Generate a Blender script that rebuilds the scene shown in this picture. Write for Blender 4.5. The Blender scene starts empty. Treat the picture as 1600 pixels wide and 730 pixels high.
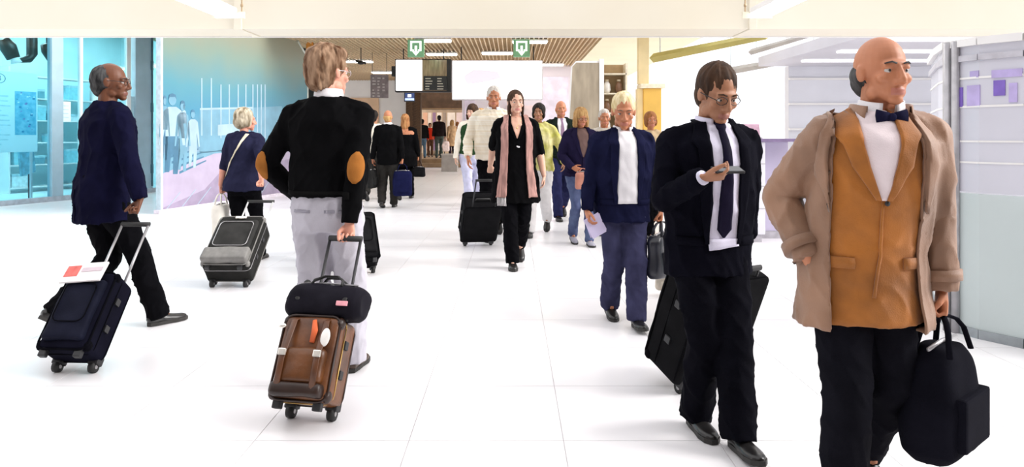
import bpy, bmesh, math, random
from mathutils import Vector, Matrix, noise
from mathutils.bvhtree import BVHTree
random.seed(7)
SC = bpy.context.scene
C = SC.collection
PI = math.pi
R = math.radians
V3 = Vector

# ------------------------------------------------------------------ camera
F = 1100.0          # focal length in pixels of the 1600x730 frame
EYE = 1.33          # camera height
HOR = 213.0         # row of the horizon
cam = bpy.data.cameras.new('camera')
cam.sensor_fit = 'HORIZONTAL'; cam.sensor_width = 36.0
cam.lens = 36.0 * F / 1600.0
cam.shift_y = -(365.0 - HOR) / 1600.0
cam.clip_end = 300
camo = bpy.data.objects.new('camera', cam); C.objects.link(camo)
camo.location = (0, 0, EYE); camo.rotation_euler = (PI/2, 0, 0)
SC.camera = camo

# ------------------------------------------------------------------ world
w = bpy.data.worlds.new('daylight'); SC.world = w; w.use_nodes = True
bg = w.node_tree.nodes['Background']
bg.inputs[0].default_value = (1.0, 0.985, 1.0, 1); bg.inputs[1].default_value = 1.3

# soft daylight coming through the glazed side on the right
sun = bpy.data.lights.new('daylight_sun', 'SUN'); sun.energy = 3.0; sun.angle = R(30); sun.color = (1, .97, .94)
suno = bpy.data.objects.new('daylight_sun', sun); C.objects.link(suno)
suno.rotation_euler = (R(6), R(62), 0)

SC.view_settings.view_transform = 'Standard'
SC.view_settings.look = 'None'
SC.view_settings.exposure = 0.4
SC.view_settings.gamma = 1.0
SC.view_settings.use_curve_mapping = False

# ------------------------------------------------------------------ pixel helpers
def P(px, py, D):
    return V3(((px-800)/F*D, D, EYE+(HOR-py)/F*D))
def G(px, py):
    D = EYE*F/(py-HOR)
    return V3(((px-800)/F*D, D, 0))
def X(px, D): return (px-800)/F*D
def Z(py, D): return EYE+(HOR-py)/F*D

# ------------------------------------------------------------------ materials
MAT = {}
def mat(name, col, rough=.6, var=.12, scale=12., bump=.0, bscale=150., metal=0., sheen=0., spec=.5, stretch=None, col2=None):
    if name in MAT: return MAT[name]
    m = bpy.data.materials.new(name); m.use_nodes = True
    nt = m.node_tree; N = nt.nodes; L = nt.links
    b = N['Principled BSDF']
    tc = N.new('ShaderNodeTexCoord'); mp = N.new('ShaderNodeMapping')
    L.new(tc.outputs['Object'], mp.inputs[0])
    if stretch: mp.inputs['Scale'].default_value = stretch
    no = N.new('ShaderNodeTexNoise'); no.inputs['Scale'].default_value = scale; no.inputs['Detail'].default_value = 4
    L.new(mp.outputs[0], no.inputs['Vector'])
    cr = N.new('ShaderNodeValToRGB')
    c2 = col2 or tuple(min(1, c*(1+var)) for c in col)
    c1 = tuple(c*(1-var) for c in col) if not col2 else col
    cr.color_ramp.elements[0].position = .35; cr.color_ramp.elements[1].position = .65
    cr.color_ramp.elements[0].color = (*c1, 1); cr.color_ramp.elements[1].color = (*c2, 1)
    L.new(no.outputs[0], cr.inputs[0]); L.new(cr.outputs[0], b.inputs['Base Color'])
    b.inputs['Roughness'].default_value = rough; b.inputs['Metallic'].default_value = metal
    b.inputs['Specular IOR Level'].default_value = spec
    if sheen: b.inputs['Sheen Weight'].default_value = sheen
    if bump:
        n2 = N.new('ShaderNodeTexNoise'); n2.inputs['Scale'].default_value = bscale; n2.inputs['Detail'].default_value = 3
        L.new(mp.outputs[0], n2.inputs['Vector'])
        bp = N.new('ShaderNodeBump'); bp.inputs['Strength'].default_value = bump; bp.inputs['Distance'].default_value = .004
        L.new(n2.outputs[0], bp.inputs['Height']); L.new(bp.outputs[0], b.inputs['Normal'])
    MAT[name] = m
    return m
def emis(name, col, strength):
    if name in MAT: return MAT[name]
    m = bpy.data.materials.new(name); m.use_nodes = True
    b = m.node_tree.nodes['Principled BSDF']
    b.inputs['Base Color'].default_value = (*col, 1)
    b.inputs['Emission Color'].default_value = (*col, 1); b.inputs['Emission Strength'].default_value = strength
    MAT[name] = m; return m
def glass(name, tint, gl=.12):
    if name in MAT: return MAT[name]
    m = bpy.data.materials.new(name); m.use_nodes = True
    nt = m.node_tree; nt.nodes.clear()
    o = nt.nodes.new('ShaderNodeOutputMaterial'); mx = nt.nodes.new('ShaderNodeMixShader')
    t = nt.nodes.new('ShaderNodeBsdfTransparent'); g = nt.nodes.new('ShaderNodeBsdfGlossy')
    t.inputs[0].default_value = (*tint, 1); g.inputs['Roughness'].default_value = .06; g.inputs[0].default_value = (.9, .95, 1, 1)
    mx.inputs[0].default_value = gl
    nt.links.new(t.outputs[0], mx.inputs[1]); nt.links.new(g.outputs[0], mx.inputs[2]); nt.links.new(mx.outputs[0], o.inputs[0])
    MAT[name] = m; return m
def cloth(name, col, var=.15, sheen=.0, rough=.85, **k):
    return mat(name, col, rough, var, 9., .35, 260., 0, sheen, .03, **k)

# ------------------------------------------------------------------ objects
def tag(o, label=None, cat=None, group=None, kind=None):
    if label: o['label'] = label
    if cat: o['category'] = cat
    if group: o['group'] = group
    if kind: o['kind'] = kind
    return o
def empty(name, loc=(0, 0, 0), rz=0., label=None, cat=None, group=None, kind=None):
    o = bpy.data.objects.new(name, None); C.objects.link(o); o.empty_display_size = .1
    o.location = loc; o.rotation_euler = (0, 0, rz)
    return tag(o, label, cat, group, kind)
def obj(name, bm_or_me, m, parent=None, smooth=False, **k):
    if isinstance(bm_or_me, bmesh.types.BMesh):
        me = bpy.data.meshes.new(name)
        bmesh.ops.recalc_face_normals(bm_or_me, faces=bm_or_me.faces[:])
        bm_or_me.to_mesh(me); bm_or_me.free()
    else: me = bm_or_me; me.name = name
    ms = m if isinstance(m, (list, tuple)) else [m]
    if len(me.materials) == 0:
        for q in ms: me.materials.append(q)
    if smooth:
        me.polygons.foreach_set('use_smooth', [True]*len(me.polygons))
    o = bpy.data.objects.new(name, me); C.objects.link(o)
    if parent: o.parent = parent
    return tag(o, **k)
def BM(): return bmesh.new()
def box(bm, x0, x1, y0, y1, z0, z1, bev=0, seg=2, mi=0, M=None):
    r = bmesh.ops.create_cube(bm, size=1)
    vs = r['verts']
    for v in vs:
        v.co = V3(((x0+x1)/2+v.co.x*(x1-x0), (y0+y1)/2+v.co.y*(y1-y0), (z0+z1)/2+v.co.z*(z1-z0)))
    fs = set(f for v in vs for f in v.link_faces)
    for f in fs: f.material_index = mi
    if bev:
        es = list(set(e for v in vs for e in v.link_edges))
        rr = bmesh.ops.bevel(bm, geom=es, offset=bev, segments=seg, profile=.6, affect='EDGES')
        vs = list(set(v for f in rr['faces'] for v in f.verts)|set(v for v in vs if v.is_valid))
        for f in rr['faces']: f.material_index = mi
    if M is not None:
        for v in vs: v.co = M @ v.co
    return bm
def bx(x0, x1, y0, y1, z0, z1, bev=0, seg=2, M=None):
    return box(BM(), x0, x1, y0, y1, z0, z1, bev, seg, 0, M)
def tube(bm, pts, rad, n=12, ref=V3((1, 0, 0)), power=2.0, mi=0):
    pts = [V3(p) for p in pts]; rings = []
    k = len(pts)
    if not isinstance(rad, (list, tuple)): rad = [rad]*k
    for i, p in enumerate(pts):
        t = (pts[min(i+1, k-1)]-pts[max(i-1, 0)])
        if t.length < 1e-9: t = V3((0, 0, 1))
        t.normalize()
        u = ref-t*ref.dot(t)
        if u.length < 1e-3: u = V3((0, 1, 0))-t*t.y
        u.normalize(); v = t.cross(u)
        r = rad[i]; ra, rb = r if isinstance(r, (tuple, list)) else (r, r)
        ring = []
        for j in range(n):
            a = 2*PI*j/n; ca, sa = math.cos(a), math.sin(a)
            if power != 2.0:
                ca = math.copysign(abs(ca)**(2/power), ca); sa = math.copysign(abs(sa)**(2/power), sa)
            ring.append(bm.verts.new(p+u*ra*ca+v*rb*sa))
        rings.append(ring)
    for a, b in zip(rings, rings[1:]):
        for j in range(n):
            f = bm.faces.new((a[j], a[(j+1) % n], b[(j+1) % n], b[j])); f.material_index = mi
    f = bm.faces.new(rings[0][::-1]); f.material_index = mi
    f = bm.faces.new(rings[-1]); f.material_index = mi
    return bm
_SPH = {}
def _sphere(seg):
    if seg not in _SPH:
        rg = max(6, seg*2//3); vs = [V3((0, 0, 1))]; fs = []
        for i in range(1, rg):
            t = PI*i/rg
            for j in range(seg): a = 2*PI*j/seg; vs.append(V3((math.sin(t)*math.cos(a), math.sin(t)*math.sin(a), math.cos(t))))
        vs.append(V3((0, 0, -1))); n = len(vs)-1
        for j in range(seg):
            k = (j+1) % seg
            fs.append((0, 1+j, 1+k)); fs.append((n, n-seg+k, n-seg+j))
            for i in range(rg-2): fs.append((1+i*seg+j, 1+(i+1)*seg+j, 1+(i+1)*seg+k, 1+i*seg+k))
        _SPH[seg] = (vs, fs)
    return _SPH[seg]
def ell(bm, c, r, M=None, seg=16, mi=0):
    if not isinstance(r, (tuple, list)): r = (r, r, r)
    vs, fs = _sphere(seg); c = V3(c); nv = []
    for v in vs:
        q = V3((v.x*r[0], v.y*r[1], v.z*r[2]))
        if M is not None: q = M @ q
        nv.append(bm.verts.new(q+c))
    for f in fs:
        bm.faces.new([nv[i] for i in f]).material_index = mi
    return bm
def poly_prism(bm, pts, y0, y1, mi=0):
    """polygon in x,z extruded along y"""
    a = [bm.verts.new((x, y0, z)) for x, z in pts]; b = [bm.verts.new((x, y1, z)) for x, z in pts]
    fs = [bm.faces.new(a), bm.faces.new(b[::-1])]
    n = len(pts)
    for i in range(n): fs.append(bm.faces.new((a[i], b[i], b[(i+1) % n], a[(i+1) % n])))
    for f in fs: f.material_index = mi
    return bm
SCR = bpy.data.scenes.new('scratch')
def remesh(bm, vox, it=4, fac=.5):
    bmesh.ops.recalc_face_normals(bm, faces=bm.faces[:])
    me = bpy.data.meshes.new('t'); bm.to_mesh(me); bm.free()
    o = bpy.data.objects.new('t', me); SCR.collection.objects.link(o)
    m = o.modifiers.new('r', 'REMESH'); m.mode = 'VOXEL'; m.voxel_size = vox; m.use_smooth_shade = True
    if it:
        s = o.modifiers.new('s', 'SMOOTH'); s.factor = fac; s.iterations = it
    vl = SCR.view_layers[0]; vl.update()
    r = bpy.data.meshes.new_from_object(o.evaluated_get(vl.depsgraph))
    bpy.data.objects.remove(o); bpy.data.meshes.remove(me)
    return r
def shift(me, fn):
    """move every vertex along its normal by fn(co)"""
    cs = [v.co.copy() for v in me.vertices]; ns = [v.normal.copy() for v in me.vertices]
    out = []
    for c, n in zip(cs, ns):
        d = fn(c); out.extend((c.x+n.x*d, c.y+n.y*d, c.z+n.z*d))
    me.vertices.foreach_set('co', out); me.update()
    return me
def join(meshes, mats=None):
    bm = BM()
    for k, me in enumerate(meshes):
        n0 = len(bm.faces); bm.from_mesh(me)
        if mats is not None:
            bm.faces.ensure_lookup_table()
            for f in bm.faces[n0:]: f.material_index = mats[k]
    me = bpy.data.meshes.new('j'); bm.to_mesh(me); bm.free()
    for f in me.polygons: f.use_smooth = True
    return me
def folds(me, amp, f=(9, 9, 4), seed=0.):
    nz = noise.noise
    def fn(p):
        q = V3((p.x*f[0]+seed, p.y*f[1]-seed, p.z*f[2]+seed*.7))
        a_ = 1-abs(nz(q)); w_ = V3((q.x*1.3+q.z*.9, q.y*1.3-q.z*.5, q.z*1.7+q.x*.6))
        b_ = 1-abs(nz(w_)); n = a_**5*.75+b_**7*.65+nz(q*.6)*.5
        return amp*.85*(n-.55)
    return shift(me, fn)
def bvh_of(me):
    return BVHTree.FromPolygons([v.co for v in me.vertices], [p.vertices[:] for p in me.polygons])
def strip(bvh, rows, frame, off=.006, th=.004, nu=6, nv=5, reach=.8):
    """cloth strip laid on a surface. rows: [((u0,v0),(u1,v1)),...]; frame: (O,U,V,Dir)"""
    O, U, W, Dd = [V3(q) for q in frame]
    bm = BM(); grid = []
    rr = []
    for i in range(len(rows)-1):
        for k in range(nv):
            t = k/nv
            rr.append([tuple(rows[i][e][c]*(1-t)+rows[i+1][e][c]*t for c in (0, 1)) for e in (0, 1)])
    rr.append(rows[-1])
    for a, b in rr:
        ln = []
        for j in range(nu+1):
            t = j/nu
            q = O+U*(a[0]*(1-t)+b[0]*t)+W*(a[1]*(1-t)+b[1]*t)
            h, n, i, d = bvh.ray_cast(q-Dd*reach, Dd, reach*1.6)
            if h is None:
                h, n, i, d = bvh.find_nearest(q)
            ln.append((h, (n*.5-Dd*.5).normalized()))
        grid.append(ln)
    top = [[bm.verts.new(h+n*(off+th)) for h, n in ln] for ln in grid]
    bot = [[bm.verts.new(h+n*(off-.004)) for h, n in ln] for ln in grid]
    H, Wd = len(grid), nu+1
    for i in range(H-1):
        for j in range(Wd-1):
            bm.faces.new((top[i][j], top[i][j+1], top[i+1][j+1], top[i+1][j]))
            bm.faces.new((bot[i][j], bot[i+1][j], bot[i+1][j+1], bot[i][j+1]))
    for i in range(H-1):
        bm.faces.new((top[i][0], top[i+1][0], bot[i+1][0], bot[i][0]))
        bm.faces.new((top[i][-1], bot[i][-1], bot[i+1][-1], top[i+1][-1]))
    for j in range(Wd-1):
        bm.faces.new((top[0][j], bot[0][j], bot[0][j+1], top[0][j+1]))
        bm.faces.new((top[-1][j], top[-1][j+1], bot[-1][j+1], bot[-1][j]))
    return bm

# ================================================================== SETTING
M_tile = mat('floor tile white', (.86, .845, .86), .28, .02, 1.5, 0, spec=.45)
M_grout = mat('floor grout', (.62, .58, .60), .9, .1, 6.)
M_cream = mat('beam cream paint', (.76, .70, .56), .7, .04, .35, col2=(.80, .76, .65))
M_white = mat('white paint', (.82, .81, .80), .6, .03, 2.)
M_alu = mat('pale aluminium', (.62, .68, .72), .4, .05, 5., metal=.25)
M_dark = mat('dark plastic', (.012, .012, .014), .5, .2, 8.)
M_black = mat('black metal', (.01, .01, .01), .4, .2, 8.)
M_brownfloor = mat('brown floor', (.30, .20, .11), .5, .2, 3.)

# ---- floor with tiles
floor = tag(obj('floor', bx(-20, 20, -3, 46, -.1, -.004), M_grout), 'white tiled concourse floor', None, None, 'structure')
TS = .675
tile_bm = bx(-TS/2+.002, TS/2-.002, -TS/2+.002, TS/2-.002, -.006, 0)
tile_me = bpy.data.meshes.new('tile'); tile_bm.to_mesh(tile_me); tile_bm.free(); tile_me.materials.append(M_tile)
cells = []
for i in range(-32, 32):
    for j in range(-6, 44):
        x, y = -4.5+(i+.5)*TS, -.3+(j+.5)*TS
        if -19.5 < x < 19.5 and -2.6 < y < 28.5: cells.append((x, y))
def inview(c): return c[1] > 2.55 and abs(c[0]) < .74*c[1]+.5
cells.sort(key=lambda c: (0 if inview(c) else 1, c[1]))
for x, y in cells[:300]:
    o = bpy.data.objects.new('tile', tile_me); C.objects.link(o); o.location = (x, y, 0); o.parent = floor
vs, fs = [], []
for x, y in cells[300:]:
    h = TS/2-.002; k = len(vs)
    vs += [(x-h, y-h, 0), (x+h, y-h, 0), (x+h, y+h, 0), (x-h, y+h, 0)]; fs.append((k, k+1, k+2, k+3))
me = bpy.data.meshes.new('far_tiles'); me.from_pydata(vs, [], fs)
obj('far_tiles', me, M_tile, floor, kind='stuff')

# ---- unseen dark wall added behind the viewer to cut the frontal light
wn = tag(obj('wall_unseen', bx(-20, 20, -3.3, -3.0, 0, 7.5), mat('taupe wall', (.16, .14, .13), .8, .1, 1.)), 'unseen taupe wall added behind the viewer to shape the light', None, None, 'structure')
# ---- bulkhead beam with seams
YB0, YB1, ZB = 7.9, 8.5, EYE+156*8.5/F
beam = tag(obj('trim_1', bx(-9.5, 9.5, YB0, YB1, ZB, ZB+1.3), M_cream), 'cream bulkhead beam across the top of the concourse', None, None, 'structure')
obj('edge_strip', bx(-9.5, 9.5, YB1-.03, YB1+.012, ZB-.014, ZB+.03, .004), M_white, beam)
for px in (372, 1176):
    obj('joint_cover', bx(X(px, YB0)-.045, X(px, YB0)+.045, YB0-.02, YB1+.004, ZB-.012, ZB+1.3, .006), M_cream, beam)

# ---- hanging strip lights before the beam
M_lamp = emis('strip light diffuser', (1, .98, .95), 4.0)
for k, (x, lab) in enumerate(((-3.08, 'white strip light hanging before the beam, at the upper left'), (2.68, 'white strip light hanging before the beam, at the upper right'))):
    L = empty('strip_light', (x, 6.4, 2.62), 0, lab, 'light', 'strip lights')
    obj('diffuser', bx(-.11, .11, -1.2, 1.15, 0, .03, .008), M_lamp, L)
    obj('housing', bx(-.125, .125, -1.22, 1.17, .03, .09, .01), M_white, L)
    sx = -1 if k == 1 else 1
    b = BM(); box(b, sx*-.12, sx*.2, 1.17, 1.2, -.02, .05) if sx > 0 else box(b, -.2, .12, 1.17, 1.2, -.02, .05)
    obj('bracket', b, M_cream, L)
    b = BM(); tube(b, [(sx*.17, 1.18, 0), (sx*.17, 1.18, .9)], .008, 8); ell(b, (sx*.17, 1.18, .12), (.016, .016, .025), seg=8)
    obj('rod', b, mat('warm metal', (.45, .33, .2), .4, metal=.4), L)

# ---- slatted ceiling of the hall beyond
ZC = 3.7
M_ceil = mat('brown ceiling backing', (.34, .20, .075), .8, .25, 5.)
M_slat = mat('beige ceiling slat', (.70, .55, .36), .6, .12, 6.)
ceil = tag(obj('ceiling', bx(-9, 2.2, 15, 30.2, ZC+.10, ZC+.2), M_ceil), 'brown egg-crate ceiling over the hall beyond the beam', None, None, 'structure')
sl = bx(-.009, .009, -7.55, 7.55, 0, .05); slm = bpy.data.meshes.new('slat'); sl.to_mesh(slm); sl.free(); slm.materials.append(M_slat)
for i in range(100):
    o = bpy.data.objects.new('slat', slm); C.objects.link(o); o.location = (-8.9+i*.111, 22.6, ZC); o.parent = ceil
sl = bx(-5.6, 5.6, -.012, .012, 0, .06); slm2 = bpy.data.meshes.new('cross_slat'); sl.to_mesh(slm2); sl.free(); slm2.materials.append(M_slat)
for i in range(44):
    o = bpy.data.objects.new('cross_slat', slm2); C.objects.link(o); o.location = (-3.4, 15.2+i*.34, ZC+.035); o.parent = ceil
ceil2 = tag(obj('ceiling', bx(2.2, 4.6, 15, 30.2, ZC+.02, ZC+.2), mat('pale yellow ceiling', (.82, .76, .55), .7, .03, 1.)), 'pale cream ceiling right of the slatted one', None, None, 'structure')

M_clamp = emis('ceiling luminaire', (1, .96, .9), 13.0)
spots = [(677, 60, 17.2), (777, 82, 19.8), (690, 83, 20.0), (828, 62, 17.4), (560, 96, 22.), (740, 108, 24.8), (600, 112, 25.8), (860, 100, 23.)]
cl_labels = ['bright ceiling luminaire right of the left exit sign', 'ceiling luminaire above the broad white lightbox', 'ceiling luminaire above the split display board', 'ceiling luminaire by the right exit sign', 'ceiling luminaire over the grey hanging notice', 'deep ceiling luminaire behind the broad white lightbox', 'deep ceiling luminaire behind the split display board', 'ceiling luminaire at the cream edge of the slatted ceiling']
for (px, py, D), lab in zip(spots, cl_labels):
    L = empty('ceiling_light', (X(px, D), D, ZC-.05), 0, lab, 'light', 'hall luminaires')
    obj('diffuser', bx(-.42, .42, -.16, .16, -.01, .015, .006), M_clamp, L)
    obj('housing', bx(-.44, .44, -.18, .18, .015, .06, .006), M_white, L)

# ---- exit signs
M_green = mat('exit sign green', (.26, .60, .34), .4, .04, 2.); M_signw = emis('exit sign white', (.95, 1, .95), .8)
def exit_sign(px, py, D, lab):
    c = P(px, py, D); L = empty('exit_sign', c, 0, lab, 'sign', 'exit signs')
    obj('plate', bx(-.2, .2, -.03, .03, -.22, .2, .006), M_green, L)
    b = BM()
    t = .045
    for x0, x1, z0, z1 in ((-.135, .135, .12, .165), (-.135, -.09, -.08, .12), (.09, .135, -.08, .12), (-.09, -.05, -.08, -.04), (.05, .09, -.08, -.04)):
        box(b, x0, x1, -.036, -.03, z0, z1)
    poly_prism(b, [(-.028, .05), (.028, .05), (.028, -.09), (.085, -.09), (0, -.19), (-.085, -.09), (-.028, -.09)], -.037, -.03)
    obj('arrow_symbol', b, M_signw, L)
    for s in (-1, 1):
        b = BM(); tube(b, [(s*.12, 0, .2), (s*.12, 0, ZC+.02-c.z)], .006, 6); obj('rod', b, M_alu, L)
exit_sign(650, 75, 17., 'green exit sign with down arrow, left of the two'); exit_sign(815, 75, 17., 'green exit sign with down arrow, right of the two')

# ---- hanging display boards
D = 19.0
M_lbox = emis('lightbox face', (1, .985, .97), 1.0)
L = empty('display_board', (X(661, D), D, Z(118, D)), 0, 'hanging display board, lit white at left and brown at right', 'sign')
hw, hh = 44/F*D, 26/F*D
obj('housing', bx(-hw, hw, .0, .25, -hh, hh, .02), M_dark, L)
obj('lit_panel', bx(-hw+.03, -.02, -.03, 0, -hh+.04, hh-.03, .012), M_lbox, L)
obj('brown_panel', bx(-.02, hw-.12, -.025, 0, -hh+.04, hh-.03, .008), mat('brown gloss panel', (.34, .25, .15), .15, .25, 3., stretch=(6, 1, 1)), L)
b = bx(.02, hw-.1, -.06, -.025, -hh+.05, -.02, .01); dep = obj('departure_screen', b, M_dark, L)
for i in range(5):
    for q in range(2):
        ww = random.uniform(.1, .24)
        obj('text_line', bx(.07+q*.32, .07+q*.32+ww, -.064, -.06, -.10-i*.07, -.075-i*.07), mat('pale screen text', (.55, .5, .42), .5), dep)
obj('speaker_bracket', bx(-hw-.1, -hw, .02, .2, -.02, .26, .02), M_dark, L)
for s in (-.9, .9):
    b = BM(); tube(b, [(s*hw*.8, .12, hh), (s*hw*.8, .12, ZC-Z(118, D))], .015, 8); obj('rod', b, M_dark, L)
D = 18.6
L = empty('lightbox', (X(777, D), D, Z(125, D)), 0, 'broad white lightbox hanging under the slatted ceiling', 'sign')
hw, hh = 71/F*D, 31/F*D
obj('housing', bx(-hw, hw, 0, .25, -hh, hh, .02), mat('lightbox grey', (.5, .48, .5), .5), L)
obj('lit_panel', bx(-hw+.02, hw-.02, -.03, 0, -hh+.02, hh-.02, .012), emis('lightbox lilac white', (1, .97, 1), 1.3), L)
b = BM(); poly_prism(b, [(-.9, .1), (-.6, .28), (.0, .22), (.1, .05), (-.3, -.05), (-.8, -.12)], -.036, -.03)
obj('printed_shape', b, emis('pale grey print', (.62, .58, .66), .55), L)
for s in (-.8, .8):
    b = BM(); tube(b, [(s*hw, .12, hh), (s*hw, .12, ZC+.02-Z(125, D))], .015, 8); obj('rod', b, M_dark, L)
# grey notice hanging
D = 20.
L = empty('hanging_notice', P(593, 135, D), R(14), 'grey-violet hanging notice under the ceiling, left of the display boards', 'sign')
obj('panel', bx(-.25, .25, -.015, .015, -.33, .33, .006), mat('notice grey violet', (.22, .18, .19), .5, .2, 7.), L)
for i in range(7):
    for q in range(3):
        if random.random() < .75:
            x0 = -.2+q*.14; obj('printed_mark', bx(x0, x0+random.uniform(.04, .1), -.019, -.015, .25-i*.085-.04, .25-i*.085), mat('pale print', (.5, .46, .45), .6), L)
for s in (-.2, .2):
    b = BM(); tube(b, [(s, 0, .33), (s, 0, ZC+.02-P(593, 135, D).z)], .007, 6); obj('rod', b, M_dark, L)
# ceiling camera
L = empty('ceiling_spotlight', P(564, 97, 19.), 0, 'small black spotlight on the slatted ceiling beside the fair-haired man', 'light')
b = BM(); ell(b, (0, 0, -.02), (.1, .07, .05)); tube(b, [(-.14, 0, .03), (.14, 0, -.03)], .035, 10); obj('head', b, M_black, L, True)
b = BM(); tube(b, [(0, 0, 0), (0, 0, ZC+.02-P(564, 97, 19.).z)], .012, 8); obj('arm', b, M_black, L)

# ---- far end of the hall: white wall, brick pier, shop on a raised floor
wallb = tag(obj('wall_back', bx(X(470, 30), X(636, 30), 30, 30.2, 0, ZC+.1), M_white), 'white far wall behind the man with the navy bag', None, None, 'structure')
obj('peach_panel', bx(X(545, 30), X(592, 30), 29.93, 30, Z(218, 30), Z(153, 30), .01), mat('peach panel', (.72, .5, .33), .6, .08, 2.), wallb)
obj('baseboard', bx(X(470, 30), X(636, 30), 29.96, 30, 0, .15), mat('grey skirting', (.3, .28, .27), .6), wallb)
pier = tag(obj('wall_pier', bx(X(634, 29), X(657, 29), 29, 29.4, 0, ZC+.1), mat('pier mortar', (.10, .06, .035), .9)), 'dark brick pier beside the shop entrance', None, None, 'structure')
bb = bx(-.135, .135, -.02, .02, -.048, .048); bme = bpy.data.meshes.new('brick'); bb.to_mesh(bme); bb.free(); bme.materials.append(mat('dark brick', (.085, .045, .022), .85, .35, 14.))
x0p, x1p = X(634, 29), X(657, 29)
for r in range(34):
    for q in range(2):
        o = bpy.data.objects.new('brick', bme); C.objects.link(o); o.parent = pier
        o.location = (x0p+.15+q*.29+(.02 if r % 2 else 0), 29., .08+r*.108)
plat = tag(obj('floor', bx(X(600, 30), 1.0, 30.4, 41, 0, .35), M_brownfloor), 'raised brown floor of the far shop', None, None, 'structure')
obj('step', bx(X(620, 30), 1.0, 30.0, 30.4, 0, .175, .01), M_brownfloor, plat)
M_red = mat('shop red', (.62, .06, .02), .6, .3, 1.5); M_beige = mat('shop beige', (.75, .6, .42), .7, .15, 2.)
wf = tag(obj('wall_shop', bx(X(600, 40), 1.2, 40.6, 40.8, .35, 3.7), M_beige), 'beige rear wall of the far shop', None, None, 'structure')
fz0, fz1 = Z(171, 31), Z(143, 31)
fas = tag(obj('trim_2', bx(X(655, 31), .3, 31, 31.4, fz0, ZC+.1), mat('brown fascia', (.11, .06, .03), .6, .25, 4.)), 'brown fascia over the far shop front', None, None, 'structure')
obj('fascia_edge', bx(X(655, 31), .3, 30.96, 31, fz0, fz0+.06), mat('fascia edge', (.32, .2, .1), .6), fas)
names = ['pale', 'red', 'violet', 'white', 'pale', 'white', 'red']
for k, (px0, px1, col) in enumerate(((661, 668, (.8, .5, .35)), (669, 674, (.85, .78, .7)), (676, 681, (.3, .2, .35)), (683, 690, (.85, .82, .78)), (692, 697, (.35, .3, .26)), (699, 711, (.9, .88, .85)), (713, 724, (.85, .75, .8)), (648, 658, (.6, .12, .05)))):
    D = 36.; nm = ['peach', 'cream', 'violet', 'white narrow', 'taupe', 'white wide', 'pink-white', 'red'][k]
    p = empty('shop_banner', (X((px0+px1)/2, D), D, .35), 0, nm+' upright banner in the far shop', 'banner', 'banners in the far shop')
    ww = (px1-px0)/F*D/2
    obj('panel', bx(-ww, ww, -.02, .02, .25, Z(176, D)-.35, .01), mat('banner '+nm, col, .7, .1, 2.), p)
    obj('foot', bx(-ww*.8, ww*.8, -.15, .15, 0, .05, .01), M_dark, p); obj('post', bx(-.02, .02, .0, .03, .03, .3), M_dark, p)
sl_ = empty('shop_light', (X(690, 35), 35, 3.40), 0, 'strip of light inside the far shop', 'light')
obj('diffuser', bx(-1.3, 1.3, -.2, .2, -.02, .02, .006), emis('warm shop light', (1, .8, .6), 6.), sl_)
obj('housing', bx(-1.35, 1.35, -.22, .22, .02, .08, .006), M_white, sl_)
tag(obj('ceiling', bx(X(600, 31), 1.0, 31.4, 41, 3.5, 3.7), mat('shop ceiling', (.3, .2, .12), .8)), 'brown ceiling of the far shop', None, None, 'structure')
# monitor
D = 22.; L = empty('monitor', P(640, 151.5, D), R(8), 'small lit monitor hanging beneath the split display board', 'screen')
obj('case', bx(-.17, .17, 0, .12, -.15, .15, .02), M_dark, L); sc = obj('screen', bx(-.145, .145, -.008, 0, -.12, .12, .004), emis('screen navy', (.03, .05, .14), .8), L)
obj('screen_band', bx(-.14, .14, -.011, -.008, -.11, -.04), emis('screen pale blue', (.45, .55, .9), .9), sc)
obj('screen_text', bx(-.06, .05, -.011, -.008, -.01, .08), emis('screen white', (.9, .95, 1), 1.), sc)
b = BM(); tube(b, [(0, .06, .15), (0, .06, ZC+.02-P(640, 151.5, D).z)], .018, 8); obj('rod', b, M_dark, L)
# grey plinth in front of the steps
g = G(703, 268); L = empty('plinth', g, 0, 'low grey plinth standing before the far shop steps', 'plinth')
obj('body', bx(-.3, .3, -.25, .25, 0, .62, .015), mat('grey plinth', (.34, .31, .28), .7, .1, 4.), L); obj('top', bx(-.32, .32, -.27, .27, .62, .67, .01), mat('plinth top', (.5, .46, .42), .6), L)

# white-lilac wall behind the oncoming walkers
D = 24.
wm = tag(obj('wall_mid', bx(X(722, D), X(893, D), D, D+.2, 0, ZC+.1), mat('lilac white wall', (.84, .78, .86), .6, .04, .6)), 'lilac-white wall behind the oncoming walkers', None, None, 'structure')
for k, (a, b_, c_, d_, col) in enumerate(((726, 742, 155, 215, (.80, .72, .88)), (846, 888, 120, 215, (.80, .74, .88)), (790, 840, 165, 225, (.85, .7, .72)))):
    obj('poster', bx(X(a, D), X(b_, D), D-.03, D, Z(d_, D), Z(c_, D), .006), mat('wall poster %d' % k, col, .5, .12, 3.), wm)
obj('baseboard', bx(X(722, D), X(893, D), D-.03, D, 0, .12), M_white, wm)

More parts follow.
